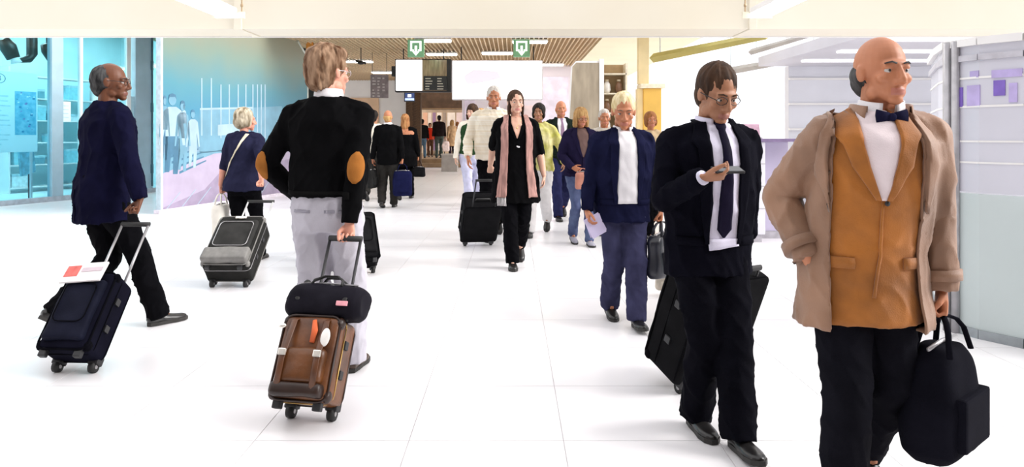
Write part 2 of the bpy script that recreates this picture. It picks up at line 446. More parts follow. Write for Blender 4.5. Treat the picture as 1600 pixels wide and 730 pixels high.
# ---- left: storefront
SO = V3((X(0, 13.4), 13.4, 0)); su = V3((.323, .946, 0)).normalized(); sang = math.atan2(su.y, su.x)
def st(px, off=0.):        # distance along the storefront for an image column
    r = (px-800)/F; ox = SO.x
    return (ox-r*SO.y)/(r*su.y-su.x)
def sz(px, py): return Z(py, SO.y+su.y*st(px))
SM = Matrix.Translation(SO) @ Matrix.Rotation(sang, 4, 'Z')       # x along the front, +y into the shop, -y to the concourse
M_frame = mat('storefront frame', (.36, .50, .58), .45, .06, 3.)
M_cyanwall = mat('shop cyan wall', (.58, .82, .86), .7, .06, 1.2)
def sobj(name, bm, m, parent=None, **k):
    bm.transform(SM); return obj(name, bm, m, parent, **k)
sf = tag(sobj('wall_left', bx(-3.2, 5.6, -.06, .08, 0, .10), mat('storefront plinth', (.45, .5, .56), .6)), 'glazed storefront frame along the left', None, None, 'structure')
posts = [(st(78), st(96)), (st(209), st(236)), (-1.6, -1.4), (5.4, 5.6), (-3.2, -3.1)]
for a, b_ in posts:
    sobj('post', bx(a, b_, -.06, .08, .1, 4.2, .01), M_frame, sf)
for a, b_ in ((st(126)-.03, st(126)+.03), (st(198)-.02, st(203))):
    sobj('mullion', bx(a, b_, -.035, .05, .1, 4.2, .006), M_white, sf)
sobj('head_rail', bx(-3.2, 5.6, -.06, .08, 4.05, 4.25), M_frame, sf)
M_glass = glass('cyan shop glass', (.74, .93, .97), .07)
for a, b_ in ((-3.1, -1.6), (-1.4, st(78)), (st(96), st(126)-.03), (st(126)+.03, st(198)-.02), (st(236), 5.4)):
    sobj('pane', bx(a, b_, .0, .012, .1, 4.05), M_glass, sf)
hb = st(234)
for z in (.45, 1.9, 2.9): sobj('hinge', bx(hb-.03, hb+.02, -.10, -.05, z, z+.22, .01), mat('hinge dark', (.05, .13, .17), .5), sf)
sobj('lock_bar', bx(hb-.015, hb+.015, -.09, -.06, .15, 3.9), mat('hinge dark', (0, 0, 0)), sf)
# shop interior
sback = tag(sobj('wall_shop', bx(-3.2, 5.6, 3.2, 3.3, 0, 4.2), M_cyanwall), 'cyan rear wall inside the left shop', None, None, 'structure')
sobj('end_wall', bx(-3.3, -3.2, 0, 3.3, 0, 4.2), M_cyanwall, sback); sobj('end_wall', bx(5.6, 5.7, .0, 3.3, 0, 4.2), M_cyanwall, sback)
sceil = tag(sobj('ceiling', bx(-3.3, 5.7, .1, 3.3, 4.2, 4.3), mat('shop olive ceiling', (.26, .24, .16), .8, .2, 3.)), 'olive ceiling of the left shop', None, None, 'structure')
sfl = tag(sobj('floor', bx(-3.2, 5.6, .1, 3.2, 0, .02), mat('shop pale floor', (.55, .72, .76), .5, .05, 2.)), 'pale floor of the left shop', None, None, 'structure')
for k, x in enumerate((-1.8, .4, 2.2, 4.0)):
    L = empty('shop_downlight', SM @ V3((x, 1.5, 4.19)), sang, ['first', 'second', 'third', 'fourth'][k]+' long ceiling light inside the left shop, counted from the left', 'light', 'left shop lights')
    obj('diffuser', bx(-.6, .6, -.15, .15, -.05, -.02, .008), emis('shop cool light', (.8, .97, 1), 42.), L); obj('housing', bx(-.63, .63, -.18, .18, -.02, .01), M_white, L)
# poster board with text
def spt(px, py, off=.0): return (st(px), sz(px, py))
bz0, bz1 = sz(30, 238), sz(30, 112)
bd = empty('notice_board', SM @ V3((0, .10, 0)), sang, 'large pale blue notice board with text and map in the left shop window', 'board')
bx0, bx1 = -1.25, st(66)-.02
obj('panel', bx(bx0, bx1, 0, .04, bz0, bz1, .01), mat('board pale blue', (.74, .88, .93), .5, .03, 1.), bd)
obj('map_print', bx(st(29), st(62), -.006, 0, sz(45, 211), sz(45, 143), .002), mat('map blue', (.10, .42, .62), .4, .4, 9., col2=(.28, .62, .78)), bd)
rr = random.Random(3)
for i in range(22):
    a = rr.uniform(st(31), st(58)); z = rr.uniform(sz(45, 209), sz(45, 146)); s_ = rr.uniform(.015, .05)
    obj('map_mark', bx(a, a+s_, -.009, -.006, z, z+s_*.7), mat(['map violet', 'map pale', 'map deep'][i % 3], [(.25, .25, .55), (.6, .8, .88), (.04, .25, .45)][i % 3], .5), bd)
for i in range(11):
    z = sz(15, 150+i*7.6); obj('text_line', bx(bx0+.1, st(25)-.03-(.18 if i in (3, 7, 10) else rr.uniform(0, .06)), -.004, 0, z-.012, z+.012), mat('board text', (.52, .72, .79), .6), bd)
# circled letter emblem
ec = (st(4), sz(4, 122))
b = BM()
for k in range(28):
    a0, a1 = 2*PI*k/28, 2*PI*(k+1)/28
    poly_prism(b, [(ec[0]+r_*math.cos(a)*1.35, ec[1]+r_*math.sin(a)) for r_, a in ((.085, a0), (.095, a0), (.095, a1), (.085, a1))], -.005, 0)
cu = bpy.data.curves.new('emblem_letter', 'FONT'); cu.body = 'B'; cu.size = .15; cu.extrude = .002; cu.align_x = 'CENTER'; cu.align_y = 'CENTER'
dk = mat('emblem ink', (.12, .25, .32), .6)
obj('emblem_ring', b, dk, bd)
to = bpy.data.objects.new('t', cu); C.objects.link(to)
tm = bpy.data.meshes.new_from_object(to.evaluated_get(bpy.context.evaluated_depsgraph_get())); bpy.data.objects.remove(to)
tm.transform(Matrix.Translation((ec[0], -.004, ec[1])) @ Matrix.Rotation(PI/2, 4, 'X'))
obj('emblem_letter', tm, dk, bd)
for x in (bx0+.12, bx1-.12): obj('leg', bx(x-.02, x+.02, .01, .04, .02, bz0), M_alu, bd)
# blue poster leaning next to board, desk, dark objects, notices on the door
L = empty('leaning_placard', SM @ V3((st(68), .35, .02)), sang+R(20), 'small tilted blue placard at the foot of the left shop window', 'placard')
obj('panel', bx(-.22, .22, -.02, .02, .55, 1.05, .01, M=Matrix.Rotation(R(-9), 4, 'Y')), mat('placard blue', (.2, .5, .62), .5, .3, 8.), L); obj('stand', bx(-.03, .03, 0, .04, 0, .6), M_dark, L); obj('foot', bx(-.15, .15, -.1, .12, 0, .02), M_dark, L)
L = empty('shop_counter', SM @ V3((-.6, 1.6, .02)), sang, 'pale counter below the notice board inside the left shop', 'counter')
obj('body', bx(-1.2, 1.35, -.3, .3, 0, .82, .01), mat('counter cyan', (.35, .68, .78), .5, .06, 2.), L); obj('top', bx(-1.25, 1.4, -.34, .34, .82, .87, .008), mat('counter top', (.12, .38, .46), .4), L)
L = empty('counter_basket', SM @ V3((.15, 1.6, .89)), sang, 'dark box standing on the pale shop counter', 'box')
obj('body', bx(-.32, .32, -.2, .2, 0, .22, .02), mat('dark teal', (.02, .12, .16), .6), L); obj('rim', bx(-.34, .34, -.22, .22, .22, .25, .01), mat('teal rim', (.2, .45, .5), .5), L)
for k, (px, py, s_) in enumerate(((33, 78, .75), (94, 82, .6), (70, 70, .9))):
    lab = ['black shop spotlight at the far left top corner', 'black shop spotlight with white shade beside the frame post', 'black angled ceiling arm between the two shop spotlights'][k]
    c = SM @ V3((st(px), .36, sz(px, py))); L = empty('spotlight' if k < 2 else 'hanging_arm', c, sang, lab, 'light')  # third one is a dark hanging arm of unknown use, not a lamp
    if k < 2:
        b = BM(); tube(b, [(-.12*s_, 0, .3*s_), (.0, 0, .1*s_), (.1*s_, -.05, -.2*s_)], [.12*s_, .2*s_, .16*s_], 12); obj('head', b, M_black, L, True)
        b = BM(); tube(b, [(.06, -.08, -.12*s_), (.1, -.1, -.32*s_)], [.05, .1], 12); obj('shade', b, M_white, L, True)
        b = BM(); tube(b, [(0, 0, .2), (0, 0, 4.2-c.z)], .025, 8); obj('stem', b, M_black, L)
    else:
        b = BM(); tube(b, [(0, 0, 4.2-c.z), (0, 0, -.18), (-.06, 0, -.28), (-.35, 0, -.36)], [.1, .1, .08, .03], 8); obj('arm', b, M_black, L, True)
        obj('ceiling_plate', bx(-.12, .12, -.12, .12, 4.16-c.z, 4.19-c.z), M_black, L)
for k, (p0, p1, y0, y1, nm) in enumerate(((88, 110, 190, 158, 'pale sheet taped to the door glass behind the man in the long navy jacket'), (197, 212, 205, 150, 'tall printed sheet on the door glass at right of the man in the navy jacket'))):
    L = empty('paper_notice', SM @ V3((0, -.004, 0)), sang, nm, 'notice', 'notices on the door')
    obj('sheet', bx(st(p0), st(p1), -.006, 0, sz(p0, y0), sz(p0, y1)), mat('notice sheet %d' % k, [(.72, .86, .86), (.5, .72, .8)][k], .6, .06, 3.), L)
    for i in range(4):
        z = sz(p0, y1)-.1-i*.08; obj('text_line', bx(st(p0)+.05, st(p1)-.05, -.009, -.006, z, z+.02), mat('board text', (0, 0, 0)), L)
# shelving behind door glass
L = empty('shop_shelf', SM @ V3((3.1, 2.6, .02)), sang, 'white shelving with rows inside the left shop behind the door', 'shelf')
for s_ in (-1.2, 1.2): obj('side_panel', bx(s_-.02, s_+.02, -.2, .2, 0, 2.9), M_white, L)
for i in range(6): obj('shelf', bx(-1.2, 1.2, -.2, .2, .1+i*.52, .13+i*.52), M_white, L)
rr = random.Random(5)
for i in range(5):
    for q in range(5):
        if rr.random() < .7:
            x = -.94+q*.45; hgt = rr.uniform(.15, .36); wd = rr.uniform(.12, .2)
            o = empty('carton', SM @ V3((3.1+x, 2.55, .15+i*.52)), sang, '%s carton on shelf %s of the left shop, place %s from the left' % (['pale', 'teal', 'dark'][(i+q) % 3], ['one', 'two', 'three', 'four', 'five'][i], ['one', 'two', 'three', 'four', 'five'][q]), 'carton', 'cartons in the left shop')
            obj('box', bx(-wd, wd, -.12, .12, 0, hgt, .008), mat(['carton pale', 'carton teal', 'carton dark'][(i+q) % 3], [(.7, .8, .82), (.26, .58, .66), (.12, .3, .36)][(i+q) % 3], .6), o)
            obj('lid', bx(-wd-.006, wd+.006, -.125, .125, hgt-.05, hgt+.006, .004), mat('carton lid', (.4, .6, .66), .6), o)

# ---- left: mural panel
PA = V3((X(247, 12.), 12., 0)); pu = V3((1.13, 4.83, 0)).normalized(); pang = math.atan2(pu.y, pu.x)
def pt(px):
    r = (px-800)/F
    return (PA.x-r*PA.y)/(r*pu.y-pu.x)
def pz(px, py): return Z(py, PA.y+pu.y*pt(px))
PMx = Matrix.Translation(PA) @ Matrix.Rotation(pang, 4, 'Z')
mm = bpy.data.materials.new('mural print'); mm.use_nodes = True; nt = mm.node_tree
tc = nt.nodes.new('ShaderNodeTexCoord'); sp = nt.nodes.new('ShaderNodeSeparateXYZ'); mr = nt.nodes.new('ShaderNodeMapRange'); cr = nt.nodes.new('ShaderNodeValToRGB')
nn = nt.nodes.new('ShaderNodeTexNoise'); nn.inputs['Scale'].default_value = 1.1; ad = nt.nodes.new('ShaderNodeMath'); ad.operation = 'MULTIPLY_ADD'; ad.inputs[1].default_value = .5
nt.links.new(tc.outputs['Object'], sp.inputs[0]); nt.links.new(tc.outputs['Object'], nn.inputs['Vector'])
nt.links.new(nn.outputs[0], ad.inputs[0]); nt.links.new(sp.outputs['Z'], ad.inputs[2])
mr.inputs['From Min'].default_value = 0; mr.inputs['From Max'].default_value = 3.9
nt.links.new(ad.outputs[0], mr.inputs['Value']); nt.links.new(mr.outputs[0], cr.inputs[0]); nt.links.new(cr.outputs[0], nt.nodes['Principled BSDF'].inputs['Base Color'])
els = cr.color_ramp.elements
els[0].position = 0; els[0].color = (.37, .31, .40, 1); els[1].position = 1; els[1].color = (.25, .24, .165, 1)
for p_, c_ in ((.22, (.31, .32, .44)), (.36, (.14, .27, .37)), (.52, (.045, .215, .33)), (.66, (.07, .24, .30)), (.80, (.17, .25, .21)), (.9, (.22, .24, .18))):
    e = els.new(p_); e.color = (*c_, 1)
nt.nodes['Principled BSDF'].inputs['Roughness'].default_value = .35
PLEN = pt(481); PH = 3.55
mural = empty('mural_panel', PA, pang, 'tall translucent blue mural panel printed with a street scene', 'panel')
b = BM(); poly_prism(b, [(0.1, .06), (PLEN, .06), (PLEN, pz(480, 82)), (PLEN-.12, PH-.25), (PLEN-.45, PH), (.1, PH)], 0, .06)
obj('print_sheet', b, mm, mural)
obj('edge_post', bx(.04, .1, -.02, .08, 0, PH, .01), mat('mural edge', (.50, .62, .70), .4), mural)
b = BM(); pth = [(PLEN, .03, .06), (PLEN, .03, pz(480, 82)), (PLEN-.12, .03, PH-.25), (PLEN-.45, .03, PH)]
tube(b, pth, .045, 8, V3((0, 1, 0))); obj('end_trim', b, mat('end trim', (.55, .60, .55), .4), mural, True)
obj('base_rail', bx(0, PLEN, -.03, .09, 0, .07, .01), mat('mural rail', (.72, .66, .74), .5), mural)
def prn(name, pts, m, y=-.003):
    b = BM(); poly_prism(b, [(pt(px)+.0, pz(px, py)) for px, py in pts], y, 0.0); return obj(name, b, m, mural)
PL = mat('print pale blue', (.30, .43, .52), .4, .08, 4.); PD = mat('print deep blue', (.05, .15, .24), .4, .15, 4.); PG = mat('print lilac paving', (.38, .33, .44), .4, .06, 3.); PM_ = mat('print mid blue', (.13, .29, .39), .4, .1, 3.); PV = mat('print violet paving', (.28, .23, .33), .4, .1, 5.)
prn('printed_ground', [(252, 272), (335, 240), (420, 232), (470, 240), (474, 296), (330, 322), (252, 333)], PG)
prn('printed_shade', [(252, 326), (320, 296), (350, 262), (474, 246), (474, 296), (330, 321), (252, 332)], PV, -.005)
prn('printed_pavement_edge', [(252, 240), (335, 236), (420, 222), (470, 226), (470, 238), (335, 246), (252, 274)], PM_, -.002)
prn('printed_wall', [(312, 172), (440, 166), (460, 210), (460, 226), (330, 238), (312, 240)], PM_, -.002)
for px in (315, 330, 345, 358, 372, 384, 395, 402, 408, 414):
    t_, d_ = (122, 212) if px < 332 else (132, 216)
    prn('printed_post', [(px-.9, t_), (px+.9, t_), (px+.9, d_), (px-.9, d_)], PL, -.004)
prn('printed_rail', [(312, 169), (395, 167), (395, 170), (312, 172)], PL, -.005)
prn('printed_bench', [(340, 195), (375, 193), (378, 210), (340, 212)], PL, -.005)
for i in range(7):
    x = 256+i*24
    prn('printed_joint', [(x, 331-i*3.2), (x+1.2, 331-i*3.2), (x+26, 300-i*4), (x+25, 300-i*4)], PL, -.006)
for i in range(4):
    prn('printed_shadow', [(262+i*6, 244+i*8), (310+i*4, 232+i*6), (310+i*4, 234+i*6), (262+i*6, 248+i*8)], PD, -.004)
def fig(px, y0, y1, shirt, trouser, k=1.):
    h = y1-y0; u = h/125.
    f = lambda pts: [(px+x*u*k, y0+y*u) for x, y in pts]
    o = prn('printed_trousers', f([(-11, 62), (11, 62), (12, 90), (8, 125), (1, 125), (2, 95), (-2, 95), (-5, 122), (-12, 122), (-11, 90)]), trouser, -.006)
    prn('printed_shirt', f([(-6, 20), (6, 20), (14, 26), (18, 55), (20, 80), (16, 80), (11, 50), (11, 66), (-11, 66), (-11, 50), (-17, 80), (-21, 80), (-18, 50), (-14, 26)]), shirt, -.007)
    prn('printed_head', f([(6*math.cos(a), 9+9*math.sin(a)) for a in [i*PI/6 for i in range(12)]]), PM_, -.008)
    prn('printed_hair', f([(-6.2, 8), (-5, 1), (0, -1), (5, 1), (6.2, 8), (4, 4.5), (-4, 4.5)]), PD, -.009)
fig(269, 147, 272, PL, PD); fig(285, 158, 268, PM_, PM_, .7); fig(287, 163, 220, PL, PM_, .5); fig(301, 172, 262, PL, PL, .75); fig(257, 150, 250, PM_, PD, .5)
# dark wall end behind the mural
tag(obj('wall_side', bx(X(466, 19), X(491, 19), 19, 19.6, 0, ZC+.05), mat('near black wall', (.012, .01, .009), .7, .2, 4.)), 'near-black wall end behind the mural panel', None, None, 'structure')
L = empty('orange_sign', P(484, 66, 18.), 0, 'small orange sign on top of the dark wall end', 'sign')
obj('plate', bx(-.09, .09, -.02, .02, -.2, .2, .005), mat('orange plate', (.75, .28, .04), .5), L); obj('plate_edge', bx(-.1, .1, .02, .03, -.21, .21), M_dark, L); obj('rod', bx(-.01, .01, 0, .02, .2, ZC-P(484, 66, 18.).z+.02), M_dark, L)

# ---- right: tall panel, cabinet, yellow pillar
D = 15.
L = empty('advertising_panel', (X(915, D), D, 0), 0, 'tall grey-brown advertising panel with slanted edge beyond the woman in the navy jacket', 'panel')
b = BM(); poly_prism(b, [(-.42, .1), (.31, .1), (.31, Z(98, D)), (-.20, Z(98, D)), (-.28, Z(104, D))], 0, .06)
obj('panel', b, mat('panel grey brown', (.36, .30, .22), .3, .2, 1.4, stretch=(4, 1, 1)), L)
b = BM(); tube(b, [(-.42, .03, 0), (-.28, .03, Z(104, D)), (-.20, .03, Z(97, D)), (.31, .03, Z(97, D))], .028, 8, V3((0, 1, 0))); obj('edge_trim', b, M_white, L, True)
obj('post', bx(.29, .39, -.02, .09, 0, Z(92, D), .01), M_white, L); obj('foot', bx(-.5, .45, -.15, .2, 0, .05, .01), M_white, L)
D = 15.6
L = empty('display_cabinet', (X(957, D), D, 0), 0, 'tan display cabinet with white goods beside the advertising panel', 'cabinet')
z1 = Z(100, D)
obj('back_panel', bx(-.28, .28, .18, .2, 0, z1, 0), mat('cabinet tan', (.42, .29, .15), .6, .2, 3.), L)
for s in (-1, 1): obj('side_panel', bx(s*.28-.02, s*.28+.02, -.2, .2, 0, z1), mat('cabinet cream', (.8, .72, .55), .6), L)
for i in range(7): obj('shelf', bx(-.28, .28, -.2, .18, .1+i*.43, .13+i*.43), mat('cabinet cream', (0, 0, 0)), L)
rr = random.Random(11)
for i in range(3, 7):
    for q in range(2):
        x = -.13+q*.26
        o = empty('cabinet_vase', (X(957, D)+x, D-.05, .131+(i-1)*.43), 0, '%s jar on the %s cabinet shelf from the top, %s side' % (['white', 'brown'][(i+q) % 2], ['fourth', 'third', 'second', 'top'][i-3], ['left', 'right'][q]), 'jar', 'goods in the tan cabinet')
        b = BM(); tube(b, [(0, 0, 0), (0, 0, .08), (0, 0, .2), (0, 0, .26)], [.06, .085, .07, .035], 12); obj('jar_body', b, mat('jar %d' % ((i+q) % 2), [(.85, .82, .76), (.2, .1, .05)][(i+q) % 2], .3), o, True)
        b = BM(); tube(b, [(0, 0, .26), (0, 0, .30)], .042, 12); obj('jar_lid', b, mat('jar lid', (.6, .5, .35), .4), o, True)
D = 16.
L = empty('yellow_pillar', (X(1017, D), D, 0), 0, 'ochre yellow pillar with pale cap behind the blond man', 'pillar')
M_och = mat('ochre paint', (.72, .44, .09), .6, .1, 1.5)
obj('shaft', bx(-.2, .2, -.2, .2, 0, Z(139, D), .02), M_och, L); obj('cap', bx(-.28, .28, -.26, .26, Z(139, D), Z(132, D), .02), mat('pillar cap', (.86, .78, .6), .6), L)
obj('upper_post', bx(-.30, -.06, -.1, .1, Z(132, D), ZC+.02, .01), mat('pale ochre', (.80, .66, .38), .6, .1, 2.), L)
obj('side_strip', bx(-.33, -.2, -.12, .12, 0, Z(139, D), .01), mat('pale ochre', (0, 0, 0)), L)
# roof beams in the bright part
for k, (p0, y0, p1, y1, zz, th, mt, lab) in enumerate(((1035, 88, 1145, 66, 3.2, .16, mat('olive beam', (.42, .36, .10), .6, .1, 2.), 'olive roof beam left above the man with the phone'), (1145, 110, 1240, 93, 3.0, .14, mat('grey beam', (.36, .34, .32), .6, .1, 2.), 'grey roof beam right of the phone man, lower'), (1185, 78, 1240, 62, 3.25, .1, mat('grey beam', (0, 0, 0)), 'short grey roof beam right of the phone man, upper'))):
    d0, d1 = (zz-EYE)*F/(HOR-y0), (zz-EYE)*F/(HOR-y1)
    a, b_ = V3((X(p0, d0), d0, zz)), V3((X(p1, d1), d1, zz))
    u = (b_-a).normalized(); a = a-u*.4; b_ = b_+u*1.0
    o = tag(obj('trim_%d' % (k+3), tube(BM(), [a, b_], (th*.7, th*.45), 4, V3((1, .35, 0))), mt), lab, None, None, 'structure')
    for e in (a+u*.3, b_-u*.3):
        b = BM(); tube(b, [e, e+V3((0, 0, 2.2))], .015, 6); obj('hanger', b, M_alu, o)
# glazed wall far right (daylight beyond)
D = 27.
wr = tag(obj('window_1', bx(X(1030, D), 19, D, D+.15, 0, .5), M_white), 'bright glazed wall behind the phone man', None, None, 'structure')
for i in range(9):
    x = X(1030, D)+i*1.65; obj('mullion', bx(x-.05, x+.05, D, D+.12, .5, 6.), M_white, wr)
    if i < 8: obj('pane', bx(x+.05, x+1.6, D+.05, D+.06, .5, 6.), glass('clear glass', (.97, .98, 1), .05), wr)
# right soffit with light strips and lilac wall
sof = tag(obj('ceiling', bx(4.9, 15, 9.2, 14, 2.72, 2.9), mat('pale grey soffit', (.60, .59, .64), .6, .06, .8)), 'pale grey soffit with strip lights at the upper right', None, None, 'structure')
for i in range(3):
    obj('light_strip', bx(5.3, 14.8, 9.9+i*1.4, 10.1+i*1.4, 2.69, 2.72), emis('soffit light', (1, 1, 1), 1.6), sof)
M_lil = mat('lilac white panel', (.72, .73, .79), .5, .05, .8)
wr2 = tag(obj('wall_right', bx(5.5, 15, 14, 14.2, 0, 2.72), M_lil), 'lilac-white panelled wall at the right', None, None, 'structure')
for i in range(5): obj('rail', bx(5.5, 15, 13.95, 14, .45+i*.5, .49+i*.5), M_white, wr2)
# reception desk
D = 8.8
dk_ = empty('reception_desk', (X(1160, D), D, 0), 0, 'white and lilac service desk behind the phone man', 'desk')
x1, x2 = X(1196, D)-X(1160, D), X(1224, D)-X(1160, D)
obj('front_panel', bx(-.35, x1, 0, .5, .1, 1.26, .012), mat('desk white', (.80, .80, .86), .4, .03, 2.), dk_)
obj('plinth', bx(-.33, x1-.03, .04, .5, 0, .1), mat('desk plinth', (.5, .48, .52), .5), dk_)
obj('side_wing', bx(x1, x2+.2, .35, .6, .1, 1.26, .01), mat('desk lilac', (.55, .50, .66), .45, .05, 2.), dk_)
obj('wing_foot', bx(x1, x2+.2, .36, .58, 0, .1), mat('desk plinth', (0, 0, 0)), dk_)
obj('worktop', bx(-.38, x2+.22, -.04, .64, 1.26, 1.30, .008), mat('desk top violet', (.24, .18, .32), .4), dk_)
for i in range(3): obj('groove', bx(-.35, x1, -.004, 0, .42+i*.28, .43+i*.28), mat('desk plinth', (0, 0, 0)), dk_)
L = empty('leaflet_holder', (X(1183, D), D+.2, 1.30), 0, 'pink leaflet holder standing on the service desk', 'holder')
obj('base', bx(-.12, .12, -.06, .06, 0, .02, .004), M_white, L); obj('leaflet', bx(-.11, .11, -.01, .01, .02, .19, .004, M=Matrix.Rotation(R(-14), 4, 'X')), mat('leaflet pink', (.80, .52, .66), .5, .15, 12.), L)
# curved glass booth at the far right
booth = empty('glass_booth', (0, 0, 0), 0, 'curved frosted glass booth with purple marks at the far right edge', 'booth')
path = [V3((X(1455, 5.9), 5.9, 0)), V3((X(1466, 5.2), 5.2, 0)), V3((X(1480, 4.85), 4.85, 0)), V3((X(1530, 4.62), 4.62, 0)), V3((X(1600, 4.41), 4.41, 0)), V3((3.75, 4.12, 0)), V3((4.5, 3.92, 0))]
fr = mat('frosted glass', (.60, .60, .67), .25, .03, 1.5)
HB = 1.93
def wallseg(a, b_, z0, z1, th, m, name, off=0.):
    d = (b_-a); n = V3((d.y, -d.x, 0)).normalized()
    if n.dot(V3((-1, -1, 0))) < 0: n = -n
    bm = BM(); vs = []
    for z in (z0, z1):
        for q, s in ((a, off), (b_, off), (b_, off-th), (a, off-th)):
            vs.append(bm.verts.new(q+n*s+V3((0, 0, z))))
    for f in ((0, 1, 2, 3), (4, 5, 6, 7), (0, 1, 5, 4), (1, 2, 6, 5), (2, 3, 7, 6), (3, 0, 4, 7)): bm.faces.new([vs[i] for i in f])
    return obj(name, bm, m, booth)
for a, b_ in zip(path, path[1:]):
    wallseg(a, b_, .06, .95, .03, mat('frosted lower glass', (.54, .61, .61), .25, .03, 1.5), 'lower_pane')
    wallseg(a, b_, .96, HB, .03, fr, 'upper_pane')
    wallseg(a, b_, 0, .06, .05, mat('booth base rail', (.30, .33, .35), .4, metal=.3), 'base_rail', .012)
    for z in (1.15, 1.29): wallseg(a, b_, z, z+.012, .03, M_white, 'white_line', .006)
    for z in (1.52, 1.71): wallseg(a, b_, z, z+.014, .03, M_white, 'white_line', .006)
    wallseg(a, b_, 1.83, 1.87, .05, mat('booth rail', (.5, .49, .54), .4), 'top_rail', .02)
    wallseg(a, b_, HB, HB+.05, .08, M_white, 'head_rail', .03)
PUR = [mat('violet film', (.20, .12, .50), .4, .15, 9.), mat('pale violet film', (.48, .40, .70), .4, .12, 9.)]
def on_path(px):
    r = (px-800)/F
    for a, b_ in zip(path, path[1:]):
        ra, rb = a.x/a.y, b_.x/b_.y
        if min(ra, rb) <= r <= max(ra, rb):
            t = (a.x-r*a.y)/((r*(b_.y-a.y))-(b_.x-a.x)); return a+(b_-a)*t
    return path[-1]
for p0, p1, y0, y1, m in ((1484, 1505, 138, 168, 0), (1512, 1532, 134, 166, 1), (1553, 1571, 126, 150, 0), (1577, 1590, 130, 160, 1), (1478, 1530, 116, 126, 1), (1550, 1598, 110, 122, 1), (1486, 1500, 180, 240, 1)):
    a, b_ = on_path(p0), on_path(p1); wallseg(a, b_, Z(y1, a.y), Z(y0, a.y), .012, PUR[m], 'purple_mark', .008)
for q in (path[2], V3((X(1493, 4.8), 4.80, 0)), path[5]):
    b = BM(); tube(b, [q+V3((-.02, -.03, 0)), q+V3((-.02, -.03, HB+.04))], .026, 10); obj('post', b, mat('booth post', (.45, .44, .46), .35, metal=.3), booth, True)

# ================================================================== PEOPLE
EYE_W = mat('eye white', (.45, .42, .39), .3); IRIS = mat('iris dark', (.03, .02, .015), .2)
def skin(name, c): return mat('skin '+name, c, .5, .07, 14., .08, 300., spec=.4)
SK = {'fair': skin('fair', (.62, .36, .26)), 'pink': skin('pink', (.66, .30, .21)), 'brown': skin('brown', (.13, .045, .02)), 'tan': skin('tan', (.36, .165, .09)), 'warm': skin('warm', (.46, .18, .09))}
def lipm(c): return mat('lips %s' % c, {'fair': (.50, .20, .17), 'pink': (.52, .18, .15), 'brown': (.17, .06, .045), 'tan': (.38, .15, .11), 'warm': (.46, .16, .11)}[c], .45)
def hairm(name, c, c2=None): return mat('hair '+name, c, .7, .3, 30., .4, 90., spec=.2, stretch=(1, 1, .25), col2=c2)
HR = {'greyblack': hairm('grey black', (.012, .012, .013), (.09, .09, .09)), 'greyblond': hairm('grey blond', (.16, .12, .07), (.62, .55, .42)), 'browngrey': hairm('brown grey', (.09, .036, .013), (.36, .23, .145)), 'black': hairm('black', (.015, .011, .009)), 'auburn': hairm('auburn', (.24, .09, .03), (.5, .25, .1)), 'brown': hairm('brown', (.028, .014, .008), (.07, .034, .017)), 'blond': hairm('blond', (.55, .42, .2), (.8, .7, .48)), 'grey': hairm('grey', (.42, .38, .35), (.65, .62, .58)), 'sand': hairm('sand', (.36, .19, .07), (.6, .38, .16)), 'rust': hairm('rust', (.3, .12, .04))}

# torso rings (z, rx, ry, y) for a 1.78 m figure
TOR = {'m': [(.82, .15, .10, .0), (.90, .165, .115, .01), (.97, .170, .118, .012), (1.05, .158, .110, .006), (1.13, .152, .108, -.004), (1.23, .162, .114, -.006), (1.33, .176, .118, .0), (1.41, .178, .110, .01), (1.465, .150, .088, .016), (1.51, .085, .066, .016), (1.54, .058, .056, .012)],
       'f': [(.82, .155, .105, .005), (.90, .170, .118, .014), (.97, .168, .115, .012), (1.05, .142, .100, .004), (1.12, .130, .092, -.004), (1.22, .142, .104, -.012), (1.31, .154, .118, -.016), (1.40, .152, .098, .004), (1.455, .125, .078, .012), (1.50, .068, .056, .014), (1.53, .047, .047, .010)]}
def lerp_rings(tab, z):
    if z <= tab[0][0]: return tab[0][1:]
    for a, b in zip(tab, tab[1:]):
        if z <= b[0]:
            t = (z-a[0])/(b[0]-a[0]); return tuple(a[i]*(1-t)+b[i]*t for i in (1, 2, 3))
    return tab[-1][1:]
def ik(a, c, l1, l2, hint):
    d = c-a; L = d.length
    mx = (l1+l2)*.998
    if L > mx: c = a+d*(mx/L); d = c-a; L = mx
    t = (l1*l1-l2*l2+L*L)/(2*L); h = math.sqrt(max(l1*l1-t*t, 0))
    u = d/L; n = hint-u*hint.dot(u)
    if n.length < 1e-4: n = V3((0, 1, 0))
    return a+u*t+n.normalized()*h, c
